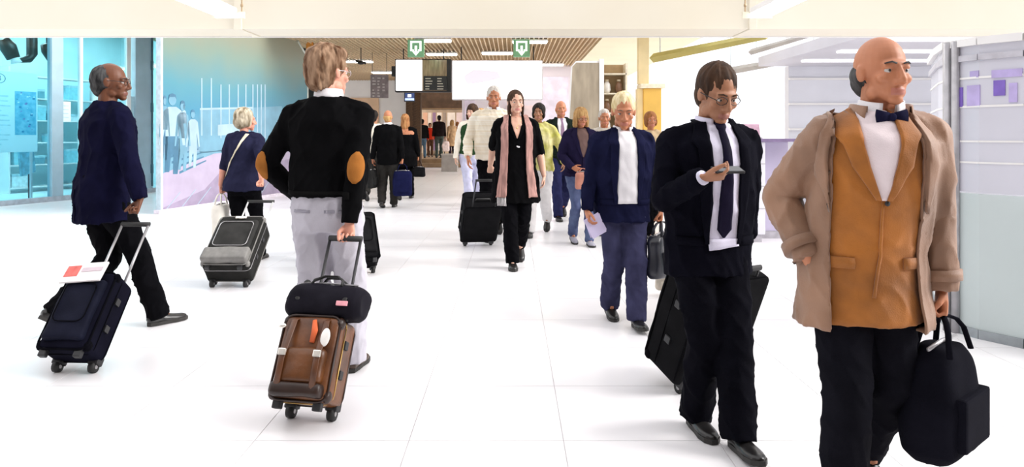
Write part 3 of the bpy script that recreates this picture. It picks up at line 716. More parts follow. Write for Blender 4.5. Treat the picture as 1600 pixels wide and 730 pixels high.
def hand(bm, wr, Fd, Nd, side, curl, sc, fine=True):
    Fd = Fd.normalized(); Nd = (Nd-Fd*Nd.dot(Fd)).normalized(); T = Fd.cross(Nd)*(1 if side == 'R' else -1)
    q = lambda f, t, n: wr+(Fd*f+T*t+Nd*n)*sc
    tube(bm, [q(-.02, 0, 0), q(.01, 0, 0), q(.045, .002, .002), q(.08, 0, .003), q(.1, 0, .004)], [(.026*sc, .021*sc), (.028*sc, .019*sc), (.040*sc, .0165*sc), (.042*sc, .014*sc), (.038*sc, .011*sc)], 14, T)
    lens = ((.031, .070, .0088), (.0105, .078, .0092), (-.0105, .072, .0088), (-.030, .056, .0078))
    seg = (.45, .31, .24)
    for i, (t, L, r) in enumerate(lens):
        p = q(.088-(.008 if i == 3 else .0)-(.003 if i == 0 else 0), t, .003); a = 0.; pts = [q(.06, t*.85, .003), p]; rad = [r*sc*.9, r*sc*1.05]
        for k in range(3):
            a += R(curl[k])*(1+.08*(i-1)); d = Fd*math.cos(a)+Nd*math.sin(a)+T*(.05*(1.5-i)*math.cos(a))
            p = p+d*(L*seg[k]*sc); pts.append(p); rad.append(r*sc*(1-.1*(k+1)))
        tube(bm, pts, rad, 10, T)
        ell(bm, pts[-1], rad[-1]*1.02, seg=8)
        for pp, r_ in zip(pts[1:-1], rad[1:-1]): ell(bm, pp, r_*1.04, seg=8)
    g = curl[0] > 55
    b0 = q(.022, .026, .006); d1 = (Fd*.70+T*(.35 if g else .75)+Nd*(.60 if g else .35)).normalized(); d2 = (Fd*.75-T*(.35 if g else -.25)+Nd*(.55 if g else .25)).normalized()
    p1 = b0+d1*.042*sc; p2 = p1+d2*.032*sc; p3 = p2+d2*.022*sc
    tube(bm, [b0, p1, p2, p3], [.0135*sc, .0115*sc, .0105*sc, .0085*sc], 10, T)
    for pp, r_ in ((p1, .0118), (p2, .0106), (p3, .0088)): ell(bm, pp, r_*sc, seg=8)
CURL = {'relax': (22, 30, 18), 'grip': (70, 85, 45), 'hold': (38, 45, 25), 'flat': (12, 18, 10)}

HAIRS = {
 'short': [((0, .030, .147), (.084, .099, .100)), ((0, .060, .085), (.066, .066, .075))],
 'tousled': [((0, .034, .152), (.094, .108, .106)), ((0, .062, .090), (.078, .074, .086)), ((.03, -.02, .212), (.05, .045, .035)), ((-.05, .0, .2), (.045, .05, .04)), ((.05, .06, .2), (.05, .05, .04))],
 'fringe': [((0, .046, .100), (.0795, .080, .055)), ((0, .070, .075), (.064, .054, .058))],
 'receding': [((0, .044, .130), (.084, .092, .092)), ((0, .066, .08), (.066, .062, .07))],
 'bob': [((0, .034, .148), (.094, .106, .104)), ((0, .055, .09), (.088, .085, .09)), ((-.07, .0, .09), (.022, .04, .06)), ((.07, .0, .09), (.022, .04, .06))],
 'long': [((0, .032, .149), (.089, .103, .102)), ((0, .068, .03), (.082, .052, .16)), ((-.072, .012, .03), (.022, .046, .14)), ((.072, .012, .03), (.022, .046, .14))],
 'tied': [((0, .032, .147), (.086, .101, .100)), ((0, .075, .06), (.06, .05, .09)), ((-.07, .014, .06), (.016, .035, .1)), ((.07, .014, .06), (.016, .035, .1))],
 'wavy': [((0, .034, .152), (.098, .110, .106)), ((0, .06, .06), (.098, .06, .13)), ((-.078, .01, .05), (.032, .05, .12)), ((.078, .01, .05), (.032, .05, .12))],
}
class Person: pass
def person(label, px, D, H, rz, sex='m', skin='fair', hair='short', hcol='brown', lean=3, head=(0, 0), feet=None, arms=None, trousers=None, shoes=None, vox=1., sleeves=None, tops=(), side=0., hscale=1., bulk=1., group=None, tshape=1.0, armk=1.0):
    """tops: list of garments dict(name, mat, hem, g, sleeve ('long','short','none'), flare, cut)"""
    pr = Person(); rzr = R(rz)
    loc = V3((X(px, D), D, 0)); inv = Matrix.Rotation(-rzr, 3, 'Z')
    root = empty('person', loc, rzr, label, 'person', group)
    pr.root = root
    tab = [(z, a*bulk, b*bulk, c) for z, a, b, c in TOR[sex]]
    feet = feet or {'R': (-.085, -.28, 0, 0), 'L': (.085, .28, 38, 0)}
    s = H/1.78; drop = 0
    for _ in range(4):
        th, sh = .435*s, .415*s; hz = 9.
        ank = {}
        for k in 'RL':
            fx, fy, fp, fyaw = feet[k]
            az = .085*s+(.165*s*math.sin(R(fp)) if fp > 0 else .066*s*math.sin(R(-fp)))
            ank[k] = V3((fx*s, fy*s, az)); hx = (-.09 if k == 'R' else .09)*s
            dd = math.hypot(ank[k].x-hx, ank[k].y)
            hz = min(hz, az+math.sqrt(max((th+sh)**2*.99-dd*dd, .01)))
        drop = .935*s-hz
        s = (H+drop)/1.78
    la = R(lean)
    def T(z, dx=0., dy=0.):
        y, zz = dy*s, z*s-drop-hz
        if zz > 0: y, zz = y*math.cos(la)-zz*math.sin(la), y*math.sin(la)*.5+zz*math.cos(la)
        return V3((dx*s+side*max(zz, 0), y, hz+zz))
    shx = (.185 if sex == 'm' else .158)*bulk**.6
    SHO = {'R': T(1.435, -shx, .012), 'L': T(1.435, shx, .012)}
    ul, fl = .285*s*armk, .255*s*armk
    HS = s*.97*(1 if sex == 'm' else .88)
    W, E, HF, HN, HC = {}, {}, {}, {}, {}
    arms = arms or {}
    for k in 'RL':
        sg = -1 if k == 'R' else 1
        a = arms.get(k, dict(w=(sg*.27, -.02 if k == 'R' else .05, .90)))
        f = V3(a.get('F', (0, -.15, -1))).normalized(); n = V3(a.get('N', (-sg, 0, 0)))
        n = (n-f*n.dot(f)).normalized()
        if 'grip' in a:
            gl = inv @ (V3(a['grip'])-loc)
            wr = gl-f*(.088*HS)-n*(.022*HS)
        else:
            wx, wy, wz = a['w']; wr = V3((wx*s, wy*s, wz*s-drop))
        e, wr = ik(SHO[k], wr, ul, fl, V3(a.get('hint', (sg*.35, 1, -.2))))
        if (wr-e).length < 1e-5: pass
        W[k], E[k], HF[k], HN[k], HC[k] = wr, e, f, n, CURL[a.get('curl', 'relax')]
    HIP = {'R': V3((-.09*s, .005, hz)), 'L': V3((.09*s, .005, hz))}; KN = {}
    for k in 'RL':
        KN[k], ank[k] = ik(HIP[k], ank[k], th, sh, V3((0, -1, 0.1)))
    pr.__dict__.update(T=T, s=s, SHO=SHO, E=E, W=W, HF=HF, HN=HN, loc=loc, rz=rzr, HIP=HIP, KN=KN, ank=ank, HS=HS, hz=hz)
    pr.world = lambda v: loc+Matrix.Rotation(rzr, 3, 'Z') @ V3(v)
    # ---------- body
    parts, pm = [], []
    b = BM()
    tb_ = [q for q in tab if q[0] > .89]; tube(b, [T(z, 0, c) for z, a, bb, c in tb_], [(a*s*(.93 if z > 1.1 else .82), bb*s*(.93 if z > 1.1 else .82)) for z, a, bb, c in tb_], 20)
    for k in 'RL':
        sg = -1 if k == 'R' else 1
        tube(b, [T(1.47, sg*.06, .012), SHO[k]], [.045*s, .052*s], 10)
        ell(b, SHO[k], .056*s, seg=12)
        tube(b, [SHO[k], SHO[k].lerp(E[k], .4), E[k]], [.053*s, .05*s, .041*s], 12); ell(b, E[k], .042*s, seg=10)
        tube(b, [E[k], E[k].lerp(W[k], .6)], [.041*s, .034*s], 10)
        tube(b, [HIP[k]+V3((0, 0, .02)), HIP[k].lerp(KN[k], .5), KN[k], KN[k].lerp(ank[k], .35)+V3((0, .012, 0)), ank[k]], [.078*s, .068*s, .054*s, .053*s, .036*s], 12)
        ell(b, KN[k], .056*s, seg=10)
        ell(b, ank[k]+V3((0, -.03, -.03))*s, (.035*s, .07*s, .035*s), seg=10)
    parts.append(remesh(b, .022*vox, 3)); pm.append(0)
    for k in 'RL':
        b = BM(); e, wv = E[k], W[k]
        tube(b, [e, e.lerp(wv, .3), e.lerp(wv, .75), wv], [.040*s, .0415*s, .031*s, (.027*s, .022*s)], 14, HF[k].cross(HN[k]))
        ell(b, e, .040*s, seg=10)
        hand(b, wv, HF[k], HN[k], k, HC[k], HS)
        parts.append(remesh(b, .0048*vox, 2, .35)); pm.append(0)
    hs = s*hscale*(1. if sex == 'm' else .95)
    HM = Matrix.Translation(T(1.55, 0, -.002)) @ Matrix.Rotation(R(head[0]), 4, 'Z') @ Matrix.Rotation(R(-head[1])*-1, 4, 'X') @ Matrix.Scale(hs, 4)
    pr.HM = HM
    b = BM()
    fm = .92 if sex == 'f' else 1.
    ell(b, (0, .020, .135), (.075, .096, .097), seg=24)
    ell(b, (0, -.030, .080), (.058*fm, .060, .072), seg=20)
    ell(b, (0, -.045, .04), (.046*fm, .045, .034), seg=16)
    ell(b, (0, -.066, .014), (.026*fm, .024, .019), seg=12)
    ell(b, (0, -.066, .133), (.050, .022, .017), seg=14)
    for sg in (-1, 1):
        ell(b, (sg*.040, -.058, .084), (.024, .022, .020), seg=10)
        ell(b, (sg*.031, -.0705, .1225), (.019, .0135, .0095), seg=10)
        ell(b, (sg*.012, -.092, .073), (.0105, .0125, .009), seg=8)
        ell(b, (sg*.031, -.0675, .100), (.017, .0125, .0075), seg=10)
        ell(b, (sg*.0765, .010, .102), (.009, .019, .031), Matrix.Rotation(R(-sg*14), 3, 'Z') @ Matrix.Rotation(R(-12), 3, 'X'), seg=10)
        ell(b, (sg*.046*fm, -.012, .038), (.016, .03, .026), seg=10)
    tube(b, [(0, -.080, .126), (0, -.094, .102), (0, -.105, .080)], [(.0085, .010), (.0095, .012), (.013, .013)], 10)
    ell(b, (0, -.105, .079), (.0125, .0125, .0115), seg=10)
    ell(b, (0, -.0845, .047), (.024*fm, .0105, .0065), seg=12); ell(b, (0, -.083, .036), (.021*fm, .011, .0068), seg=12)
    nb = HM.inverted() @ T(1.43, 0, .022)
    nr = .056 if sex == 'm' else .046
    tube(b, [nb, nb.lerp(V3((0, .022, .05)), .55), V3((0, .020, .05)), V3((0, .018, .10))], [(nr*1.22, nr*1.1), nr, nr*.98, nr*.9], 16)
    hm_ = remesh(b, .0045*max(1, vox*.85), 3, .45)
    hm_.transform(HM); parts.append(hm_); pm.append(0)
    b = BM()
    for sg in (-1, 1): ell(b, HM @ V3((sg*.031, -.0690, .1115)), .0118*hs, seg=12)
    me = bpy.data.meshes.new('e'); b.to_mesh(me); b.free(); parts.append(me); pm.append(1)
    b = BM()
    for sg in (-1, 1): ell(b, HM @ V3((sg*.031, -.0778, .1112)), (.0058*hs, .0036*hs, .0058*hs), HM.to_3x3().normalized(), seg=8)
    me = bpy.data.meshes.new('i'); b.to_mesh(me); b.free(); parts.append(me); pm.append(2)
    b = BM()
    for sg in (-1, 1):
        pts = [HM @ V3(p) for p in ((sg*.013, -.0895, .134), (sg*.030, -.0885, .1395), (sg*.048, -.074, .134))]
        tube(b, pts, [.003*hs, .0036*hs, .002*hs], 6)
    me = bpy.data.meshes.new('b'); b.to_mesh(me); b.free(); parts.append(me); pm.append(3)
    bm_ = join(parts, pm)
    hin = HM.inverted()
    for p in bm_.polygons:
        if p.material_index == 0:
            q = hin @ p.center
            if abs(q.x) < .026 and .029 < q.z < .053 and q.y < -.085+abs(q.x)*.35: p.material_index = 4
    hmat = HR[hcol]
    body = obj('body', bm_, [SK[skin], EYE_W, IRIS, hmat if hcol not in ('grey', 'blond', 'greyblond') else mat('brow brown', (.12, .07, .04), .7), lipm(skin)], root)
    # ---------- hair
    if hair in HAIRS:
        b = BM()
        for c_, r_ in HAIRS[hair]: ell(b, c_, r_, seg=20)
        hme = remesh(b, .006*max(1, vox*.8), 2, .5)
        am = .010 if hair in ('tousled', 'wavy') else .005
        def hfn(p):
            a = math.atan2(p.y-.03, p.x)
            n = noise.noise(V3((a*5.+p.z*9, p.z*16, math.hypot(p.x, p.y)*14+px*.1)))+.5*noise.noise(V3((a*13+p.z*20, p.z*30, px*.2)))
            return n*am
        shift(hme, hfn)
        hme.transform(HM); obj('hair', hme, hmat, root, True)
    # ---------- garments
    pr.gar = {}
    for gi, g_ in enumerate(tops):
        g = g_.get('g', .028); hem = g_.get('hem', .82); fl_ = g_.get('flare', 0.); sv = g_.get('sleeve', 'long'); topz = g_.get('top', 1.525); gs = g_.get('gs', g*.38)
        b = BM()
        zs = [hem]+[z for z in (.70, .78, .86, .94, 1.02, 1.10, 1.18, 1.26, 1.34, 1.41, 1.465, 1.50) if hem+.03 < z < topz-.02]+[topz]
        pts, rad = [], []
        for z in zs:
            a, bb, c = lerp_rings(tab, z)
            if z < .82: a, bb = a+.01, bb+.012
            e = g*(1 if z < 1.45 else .7)
            wt = g_.get('boxy', .5)
            if 1.02 < z < 1.25: a = a+(.172*bulk*(1 if sex == 'm' else .93)-a)*wt
            fr_ = fl_*max(0, (1.05-z))
            pts.append(T(z, 0, c+(.0 if z > .9 else 0)) if z > .93 else V3((0, c*s, z*s-drop)))
            rad.append(((a+e+fr_)*s, (bb+e+fr_)*s))
        tube(b, pts, rad, 28)
        for k in 'RL':
            sg = -1 if k == 'R' else 1
            if sv == 'none': continue
            tube(b, [T(1.485, sg*.05, .014), SHO[k]+V3((0, 0, .004))], [(.055+gs*.5)*s, (.054+gs)*s], 12)
            ell(b, SHO[k], (.056+gs)*s, seg=14)
            fr2 = 1. if sv in ('long', 'three') else .62
            e2 = SHO[k].lerp(E[k], fr2)
            tube(b, [SHO[k], SHO[k].lerp(e2, .5), e2], [(.056+gs)*s, (.053+gs)*s, (.045+gs*(1. if fr2 == 1 else 1.2))*s], 14)
            if fr2 == 1: ell(b, E[k], (.045+gs)*s, seg=12)
        t_ = remesh(b, .0105*vox, 5, .5)
        if g_.get('cut'):
            t_ = cut_front(t_, [(x*s, z*s-drop) for x, z in g_['cut']])
        meshes = [t_]
        if sv in ('long', 'three'):
            for k in 'RL':
                b = BM(); e, wv = E[k], W[k]; fr3 = 1.02 if sv == 'long' else g_.get('frac', .35)
                end = e.lerp(wv, fr3)
                ell(b, e, (.0445+gs)*s, seg=12)
                tube(b, [e, e.lerp(end, .35), e.lerp(end, .8), end], [(.0445+gs)*s, (.044+gs)*s, (.037+gs)*s, (.033+gs*1.1)*s], 14)
                meshes.append(remesh(b, .0095*vox, 4, .5))
        jm = join(meshes)
        folds(jm, g_.get('amp', .014)*s, g_.get('ff', (10, 10, 4.5)), px*.37+gi*3)
        gm = g_['mat']
        o = obj(g_['name'], jm, gm, root, True)
        pr.gar[g_['name']] = o; pr.bvh = bvh_of(jm); pr.__dict__['bvh_'+g_['name']] = pr.bvh; pr.top = o
    # ---------- trousers
    if trousers:
        b = BM(); tm_ = trousers; wst = 1.06
        zs = (.815, .86, .91, .97, 1.03, wst)
        pts, rad = [], []
        for z in zs:
            a, bb, c = lerp_rings(tab, z); pts.append(V3((0, c*s, z*s-drop))); rad.append(((a+.018)*s, (bb+.018)*s))
        tube(b, pts, rad, 24)
        for k in 'RL':
            kn, an, hp = KN[k], ank[k], HIP[k]; dn = (an-kn).normalized()
            e = an+dn*.035*s; w_ = tshape
            tube(b, [hp+V3((0, 0, .03)), hp.lerp(kn, .3), hp.lerp(kn, .75), kn, kn.lerp(e, .4)+V3((0, .008, 0)), kn.lerp(e, .8), e], [.105*s, .1*s, .081*s*w_, .077*s*w_, .074*s*w_, .072*s*w_, (.070*s*w_, .078*s*w_)], 16)
            ell(b, kn, .077*s*w_, seg=12)
        tme = remesh(b, .0105*vox, 4, .5)
        folds(tme, .014*s, (9, 9, 5.5), px*.21+5)
        pr.gar['trousers'] = obj('trousers', tme, tm_, root, True); pr.bvh_trousers = bvh_of(tme)
    # ---------- shoes
    for k in 'RL':
        fx, fy, fp, fyaw = feet[k]
        SMx = Matrix.Translation(ank[k]) @ Matrix.Rotation(R(fyaw), 4, 'Z') @ Matrix.Rotation(R(fp), 4, 'X') @ Matrix.Scale(s, 4)
        b = BM()
        tube(b, [(0, .066, -.05), (0, .055, -.045), (0, .0, -.042), (0, -.06, -.052), (0, -.12, -.058), (0, -.17, -.060), (0, -.195, -.062)], [(.018, .02), (.036, .034), (.038, .042), (.043, .034), (.048, .027), (.038, .023), (.014, .013)], 14)
        tube(b, [(0, .012, -.04), (0, .012, .012)], [(.038, .05), (.037, .046)], 14)
        sme = remesh(b, .008*vox, 3, .5); sme.transform(SMx)
        so = obj('shoe', sme, shoes or mat('black leather', (.012, .011, .011), .3, .2, 20.), root, True)
        b = BM(); zb = -.082
        out = [(.0, .068), (.03, .055), (.038, .0), (.040, -.06), (.048, -.12), (.040, -.17), (.015, -.2), (-.015, -.2), (-.040, -.17), (-.048, -.12), (-.040, -.06), (-.038, 0), (-.03, .055)]
        lo = [b.verts.new((x, y, zb)) for x, y in out]; hi = [b.verts.new((x, y, zb+.022)) for x, y in out]
        b.faces.new(lo[::-1]); b.faces.new(hi)
        for i in range(len(out)): b.faces.new((lo[i], lo[(i+1) % len(out)], hi[(i+1) % len(out)], hi[i]))
        b.transform(SMx); obj('sole', b, mat('shoe sole', (.02, .018, .016), .6), so)
    return pr
def cut_front(me, poly):
    """open the front of a garment: cut along a convex outline in x,z and drop the faces inside"""
    bm = BM(); bm.from_mesh(me); n = len(poly)
    cx = sum(p[0] for p in poly)/n; cz = sum(p[1] for p in poly)/n
    for i in range(n):
        (x0, z0), (x1, z1) = poly[i], poly[(i+1) % n]
        nx, nz = (z1-z0), -(x1-x0)
        gs = [f for f in bm.faces if f.calc_center_median().y < .02 and f.normal.y < .35]
        geom = gs+list(set(e for f in gs for e in f.edges))+list(set(v for f in gs for v in f.verts))
        bmesh.ops.bisect_plane(bm, geom=geom, plane_co=(x0, 0, z0), plane_no=(nx, 0, nz), dist=1e-5)
    def inside(x, z):
        sgn = None
        for i in range(n):
            (x0, z0), (x1, z1) = poly[i], poly[(i+1) % n]
            c = (x1-x0)*(z-z0)-(z1-z0)*(x-x0)
            if sgn is None: sgn = c > 0
            elif (c > 0) != sgn: return False
        return True
    dl = [f for f in bm.faces if f.normal.y < .35 and f.calc_center_median().y < .02 and inside(f.calc_center_median().x, f.calc_center_median().z)]
    bmesh.ops.delete(bm, geom=dl, context='FACES')
    out = bpy.data.meshes.new('c'); bm.to_mesh(out); bm.free(); return out

def FR(pr, back=False):
    s = pr.s; dz = pr.T(1.0).z-1.0*s
    O = V3((0, .0, dz))
    return (O, V3((s, 0, 0)), V3((0, 0, s)), V3((0, -1, 0)) if back else V3((0, 1, 0)))
def lay(pr, name, bvh, rows, m, off=.004, th=.004, back=False, parent=None, nu=6, nv=5, reach=.8):
    return obj(name, strip(bvh, rows, FR(pr, back), off, th, nu, nv, reach), m, parent or pr.root, True)
def mirror(rows): return [((-b[0], b[1]), (-a[0], a[1])) for a, b in rows]
def suit_front(pr, jacket, shirt, lapel=None, tie=None, vbot=1.12, hem=.84, vw=.075, button=True, low=None):
    B = pr.__dict__['bvh_'+jacket]; J = pr.gar[jacket]; jm = J.data.materials[0]
    rows = [((-vw*.72, 1.535), (vw*.72, 1.535)), ((-vw*1.05, 1.44), (vw*1.05, 1.44)), ((-vw*.72, (1.44+vbot)/2), (vw*.72, (1.44+vbot)/2)), ((-.012, vbot), (.012, vbot))]
    if low: rows = [((-vw*.72, 1.535), (vw*.72, 1.535)), ((-vw*1.05, 1.44), (vw*1.05, 1.44)), ((-low, 1.2), (low, 1.2)), ((-low*1.05, hem+.06), (low*1.05, hem+.06))]
    lay(pr, 'shirt_front', B, rows, shirt, .007, .003, nu=12, nv=9)
    e = rows[2][1]; f = rows[3][1]
    lr = [((.050, 1.54), (.095, 1.535)), ((vw, 1.44), (vw+.075, 1.43)), ((vw*.95, 1.40), (vw+.055, 1.40)), ((e[0]-.002, e[1]), (e[0]+.05, e[1])), ((f[0]-.004, f[1]), (f[0]+.012, f[1]))]
    for rws in (lr, mirror(lr)): lay(pr, 'lapel', B, rws, lapel or jm, .013, .006, parent=J)
    if not low:
        lay(pr, 'front_edge', B, [((-.004, vbot), (.004, vbot)), ((-.006, 1.0), (.004, 1.0)), ((-.03, hem+.01), (-.02, hem+.01))], lapel or jm, .004, .003, parent=J, nu=2)
    if tie:
        lay(pr, 'tie', B, [((-.016, 1.528), (.016, 1.528)), ((-.02, 1.50), (.02, 1.50)), ((-.013, 1.485), (.013, 1.485)), ((-.028, 1.28), (.028, 1.28)), ((-.034, vbot+(.05 if not low else -.1)), (.034, vbot+(.05 if not low else -.1)))], tie, .012, .006)
    for sx in (-1, 1):
        lay(pr, 'pocket_flap', B, [((sx*.14-.055, .99), (sx*.14+.055, .99)), ((sx*.14-.055, .95), (sx*.14+.055, .95))], jm, .004, .005, parent=J, nu=4, nv=2)
    if button:
        b = BM(); h = B.ray_cast(FR(pr)[0]+V3((0, -.8, (vbot-.01)*pr.s)), V3((0, 1, 0)))[0]
        if h:
            ell(b, h+V3((.01, -.012, 0)), (.009, .004, .009), seg=8); obj('button', b, M_dark, J, True)
def collar(pr, m, r=.066, z0=1.49, z1=1.555, gap=16, name='collar', flare=1.28, yoff=.006, parent=None):
    b = BM(); n = 30; s = pr.s; rings = []
    for j in range(n+1):
        a = R(-90+gap)+(R(360-2*gap))*j/n
        front = max(0, -math.sin(a))
        row = []
        for rr_, z in ((r*.98, z0-.01), (r, z1-front*.014), (r*1.08, z1-front*.016), (r*flare, z0-.012-front*.016)):
            row.append(b.verts.new(pr.T(z, math.cos(a)*rr_, math.sin(a)*rr_+yoff)))
        rings.append(row)
    for p, q in zip(rings, rings[1:]):
        for i in range(3): b.faces.new((p[i], q[i], q[i+1], p[i+1]))
    o = obj(name, b, m, parent or pr.root, True); sm = o.modifiers.new('solid', 'SOLIDIFY'); sm.thickness = .003; return o
def glasses(pr, m=None, temple_only=False):
    b = BM(); HM = pr.HM
    for sg in (-1, 1):
        pts = [HM @ V3((sg*.032+.024*math.cos(a), -.094+abs(.024*math.cos(a)+sg*.032)*.12, .111+.017*math.sin(a))) for a in [2*PI*i/18 for i in range(19)]]
        tube(b, pts, .0016, 6)
        tube(b, [HM @ V3((sg*.056, -.087, .114)), HM @ V3((sg*.079, -.03, .116)), HM @ V3((sg*.082, .012, .114)), HM @ V3((sg*.080, .03, .10))], .0018, 6)
    tube(b, [HM @ V3((-.009, -.093, .113)), HM @ V3((0, -.096, .116)), HM @ V3((.009, -.093, .113))], .0016, 6)
    return obj('glasses', b, m or M_dark, pr.root, True)
def cuffs(pr, m, ks='RL'):
    for k in ks:
        b = BM(); d = (pr.W[k]-pr.E[k]).normalized()
        tube(b, [pr.W[k]-d*.02, pr.W[k]+d*.012], [.034*pr.s, .033*pr.s], 14); obj('shirt_cuff', b, m, pr.root, True)

# ================================================================== LUGGAGE
M_rod = mat('telescopic rod', (.38, .37, .38), .3, .05, 4., metal=.6)
M_rub = mat('wheel rubber', (.012, .012, .012), .6)
def case(label, Wp, Gp, w, d, h, bm_, pm_, tm_, style, tilt=None, name='suitcase', rodm=None, roll=0.):
    """trolley case: wheels at Wp, grip at Gp (world). front faces away from the puller"""
    r = .032; Wp = V3((Wp[0], Wp[1], r)); dv = V3(Gp)-Wp
    hz_ = math.hypot(dv.x, dv.y); rz = math.atan2(-dv.x, dv.y); a = math.atan2(hz_, dv.z); L = dv.length
    root = bpy.data.objects.new(name, None); C.objects.link(root); root.empty_display_size = .1
    root.matrix_world = Matrix.Translation(Wp) @ Matrix.Rotation(rz, 4, 'Z') @ Matrix.Rotation(-a, 4, 'X')
    tag(root, label, 'suitcase')
    z0, z1 = .025, .025+h; yb = .02; yf = yb-d
    rm = rodm or M_rod
    # body, soft and slightly bulged
    b = BM(); box(b, -w/2, w/2, yf, yb, z0, z1, .035, 4)
    me = remesh(b, .011, 2, .5)
    def cfn(p):
        bul = max(0, 1-(2*p.x/w)**2)*max(0, 1-((p.z-z0-h/2)*2/h)**2)
        return (bul*.02 if p.y < yf+.02 else 0)+noise.noise(V3((p.x*7+w*50, p.y*7, p.z*6)))*.005
    shift(me, cfn)
    body = obj('body', me, bm_, root, True)
    def loop(x, zt, zb, y, rr=.05, n=5):
        pts = []
        for cx, cz, a0 in ((x-rr, zt-rr, 0), (-x+rr, zt-rr, 90), (-x+rr, zb+rr, 180), (x-rr, zb+rr, 270)):
            for i in range(n): t = R(a0+90*i/(n-1)); pts.append(V3((cx+rr*math.cos(t), y, cz+rr*math.sin(t))))
        return pts+[pts[0]]
    for y in (yf+.008, yb-.02):
        b = BM(); tube(b, loop(w/2-.002, z1-.002, z0+.002, y, .045), .006, 8, V3((0, 1, 0))); obj('piping', b, tm_, body, True)
    b = BM(); tube(b, loop(w/2+.002, z1+.002, z0-.002, (yf*.65+yb*.35), .045), .003, 6, V3((0, 1, 0))); obj('zip', b, M_rod if style == 'grey' else tm_ if style == 'soft' else mat('brass', (.5, .32, .1), .35, metal=.7), body, True)
    def pocket(x0, x1, za, zb, th, m, nm='front_pocket', rnd=.02):
        b = BM(); box(b, x0, x1, yf-th-.015, yf+.02, za, zb, rnd, 3); me_ = remesh(b, .009, 2, .5)
        shift(me_, lambda p: noise.noise(p*9)*.006)
        return obj(nm, me_, m, root, True)
    if style in ('soft', 'grey'):
        p_ = pocket(-w/2+.03, w/2-.03, z0+h*.10, z0+h*.86, .025, pm_)
        b = BM(); tube(b, loop(w/2-.055, z0+h*.80, z0+h*.30, yf-.048, .04), .0035, 6, V3((0, 1, 0))); obj('zip', b, M_rod if style == 'grey' else tm_, p_, True)
        if style == 'grey':
            pp = pocket(-w/2+.005, w/2-.005, z0+.01, z0+h*.26, .05, tm_, 'lower_pocket')
            obj('logo_plate', bx(-.05, .05, yf-.03, yf-.02, z1-.055, z1-.03, .003), mat('logo plate', (.75, .72, .66), .4), root)
            b = BM(); tube(b, [(-.03, yf-.045, z1-.075), (.0, yf-.05, z1-.08), (.04, yf-.045, z1-.07)], .006, 6); obj('zip_pull', b, mat('zip pull', (.7, .68, .6), .3, metal=.5), p_, True)
    elif style == 'leather':
        p_ = pocket(-w/2+.03, w/2-.03, z0+h*.18, z0+h*.60, .035, pm_, rnd=.035)
        pocket(-w/2+.02, w/2-.02, z0+.015, z0+h*.2, .04, tm_, 'bottom_guard')
        for sx in (-1, 1):
            b = BM(); tube(b, [(sx*.085, yf-.05, z0+h*.08), (sx*.085, yf-.06, z0+h*.45), (sx*.08, yf-.02, z0+h*.92), (sx*.075, yf+.06, z1+.008)], [(.016, .004)]*4, 8); obj('strap', b, mat('dark leather strap', (.10, .035, .012), .4, .2, 20.), root, True)
            obj('buckle', bx(sx*.085-.018, sx*.085+.018, yf-.072, yf-.058, z0+h*.48, z0+h*.56, .004), mat('bright buckle', (.85, .82, .75), .2, metal=.6), root)
        b = BM(); ell(b, (.10, yf-.045, z0+h*.72), (.023, .006, .042), seg=14); obj('luggage_tag', b, mat('white tag', (.88, .86, .82), .4), root, True)
        b = BM(); tube(b, [(.10, yf-.03, z0+h*.80), (.09, yf-.02, z0+h*.9), (.08, yf+.02, z1)], .004, 6); obj('tag_loop', b, mat('dark leather strap', (0, 0, 0)), root, True)
        b = BM(); tube(b, [(.03, yf-.025, z0+h*.66), (.035, yf-.03, z0+h*.8), (.02, yf-.02, z0+h*.93)], [(.012, .004), (.016, .004), (.01, .004)], 8); obj('orange_strap', b, mat('orange strap', (.65, .12, .03), .6), root, True)
        b = BM(); ell(b, (-.13, yf-.03, z0+h*.84), (.02, .006, .012), seg=10); obj('badge', b, mat('bright buckle', (0, 0, 0)), root, True)
    # carry handle
    b = BM(); tube(b, [(-.09, yb-d*.45, z1-.01), (-.075, yb-d*.45, z1+.035), (.075, yb-d*.45, z1+.035), (.09, yb-d*.45, z1-.01)], [(.012, .010)]*4, 8, V3((0, 1, 0))); obj('carry_handle', b, M_rub, root, True)
    for sx in (-1, 1):
        b = BM(); tube(b, [(sx*w*.30, yb-.03, z1-.05), (sx*w*.30, yb-.03, L-.01)], .008, 10); obj('rod', b, rm, root, True)
        wh = empty('wheel', (0, 0, 0)); bpy.data.objects.remove(wh)
        b = BM(); tube(b, [(sx*w*.36-.016, 0, 0), (sx*w*.36+.016, 0, 0)], r, 16, V3((0, 1, 0))); wo = obj('wheel', b, M_rub, root, True)
        b = BM(); tube(b, [(sx*w*.36-.018, 0, 0), (sx*w*.36+.018, 0, 0)], .012, 10, V3((0, 1, 0))); obj('hub', b, M_rod, wo)
        obj('wheel_housing', bx(sx*w*.36-.03, sx*w*.36+.03, -.03, .03, .008, .06, .01), M_dark, root)
        obj('foot', bx(sx*w*.34-.02, sx*w*.34+.02, yf+.01, yf+.045, -.01, z0+.02, .006), M_dark, root)
        for zz in (z0+.03, z1-.03):
            b = BM(); ell(b, (sx*(w/2-.012), yf+.03, zz), (.022, .03, .03), seg=10); obj('corner_guard', b, tm_, root, True)
        for k in range(2): obj('side_stud', bx(sx*w/2-.008, sx*w/2+.008, yb-d*.5-.02, yb-d*.5+.02, z0+h*(.3+.35*k), z0+h*(.3+.35*k)+.04, .004), M_dark, body)
    b = BM(); tube(b, [(-w*.32, yb-.03, L), (w*.32, yb-.03, L)], [(.013, .016)]*2, 12, V3((0, 1, 0))); obj('grip', b, M_rub, root, True)
    root['_h'] = 0; del root['_h']
    return root
def frame_of(root): return root.matrix_world.copy()
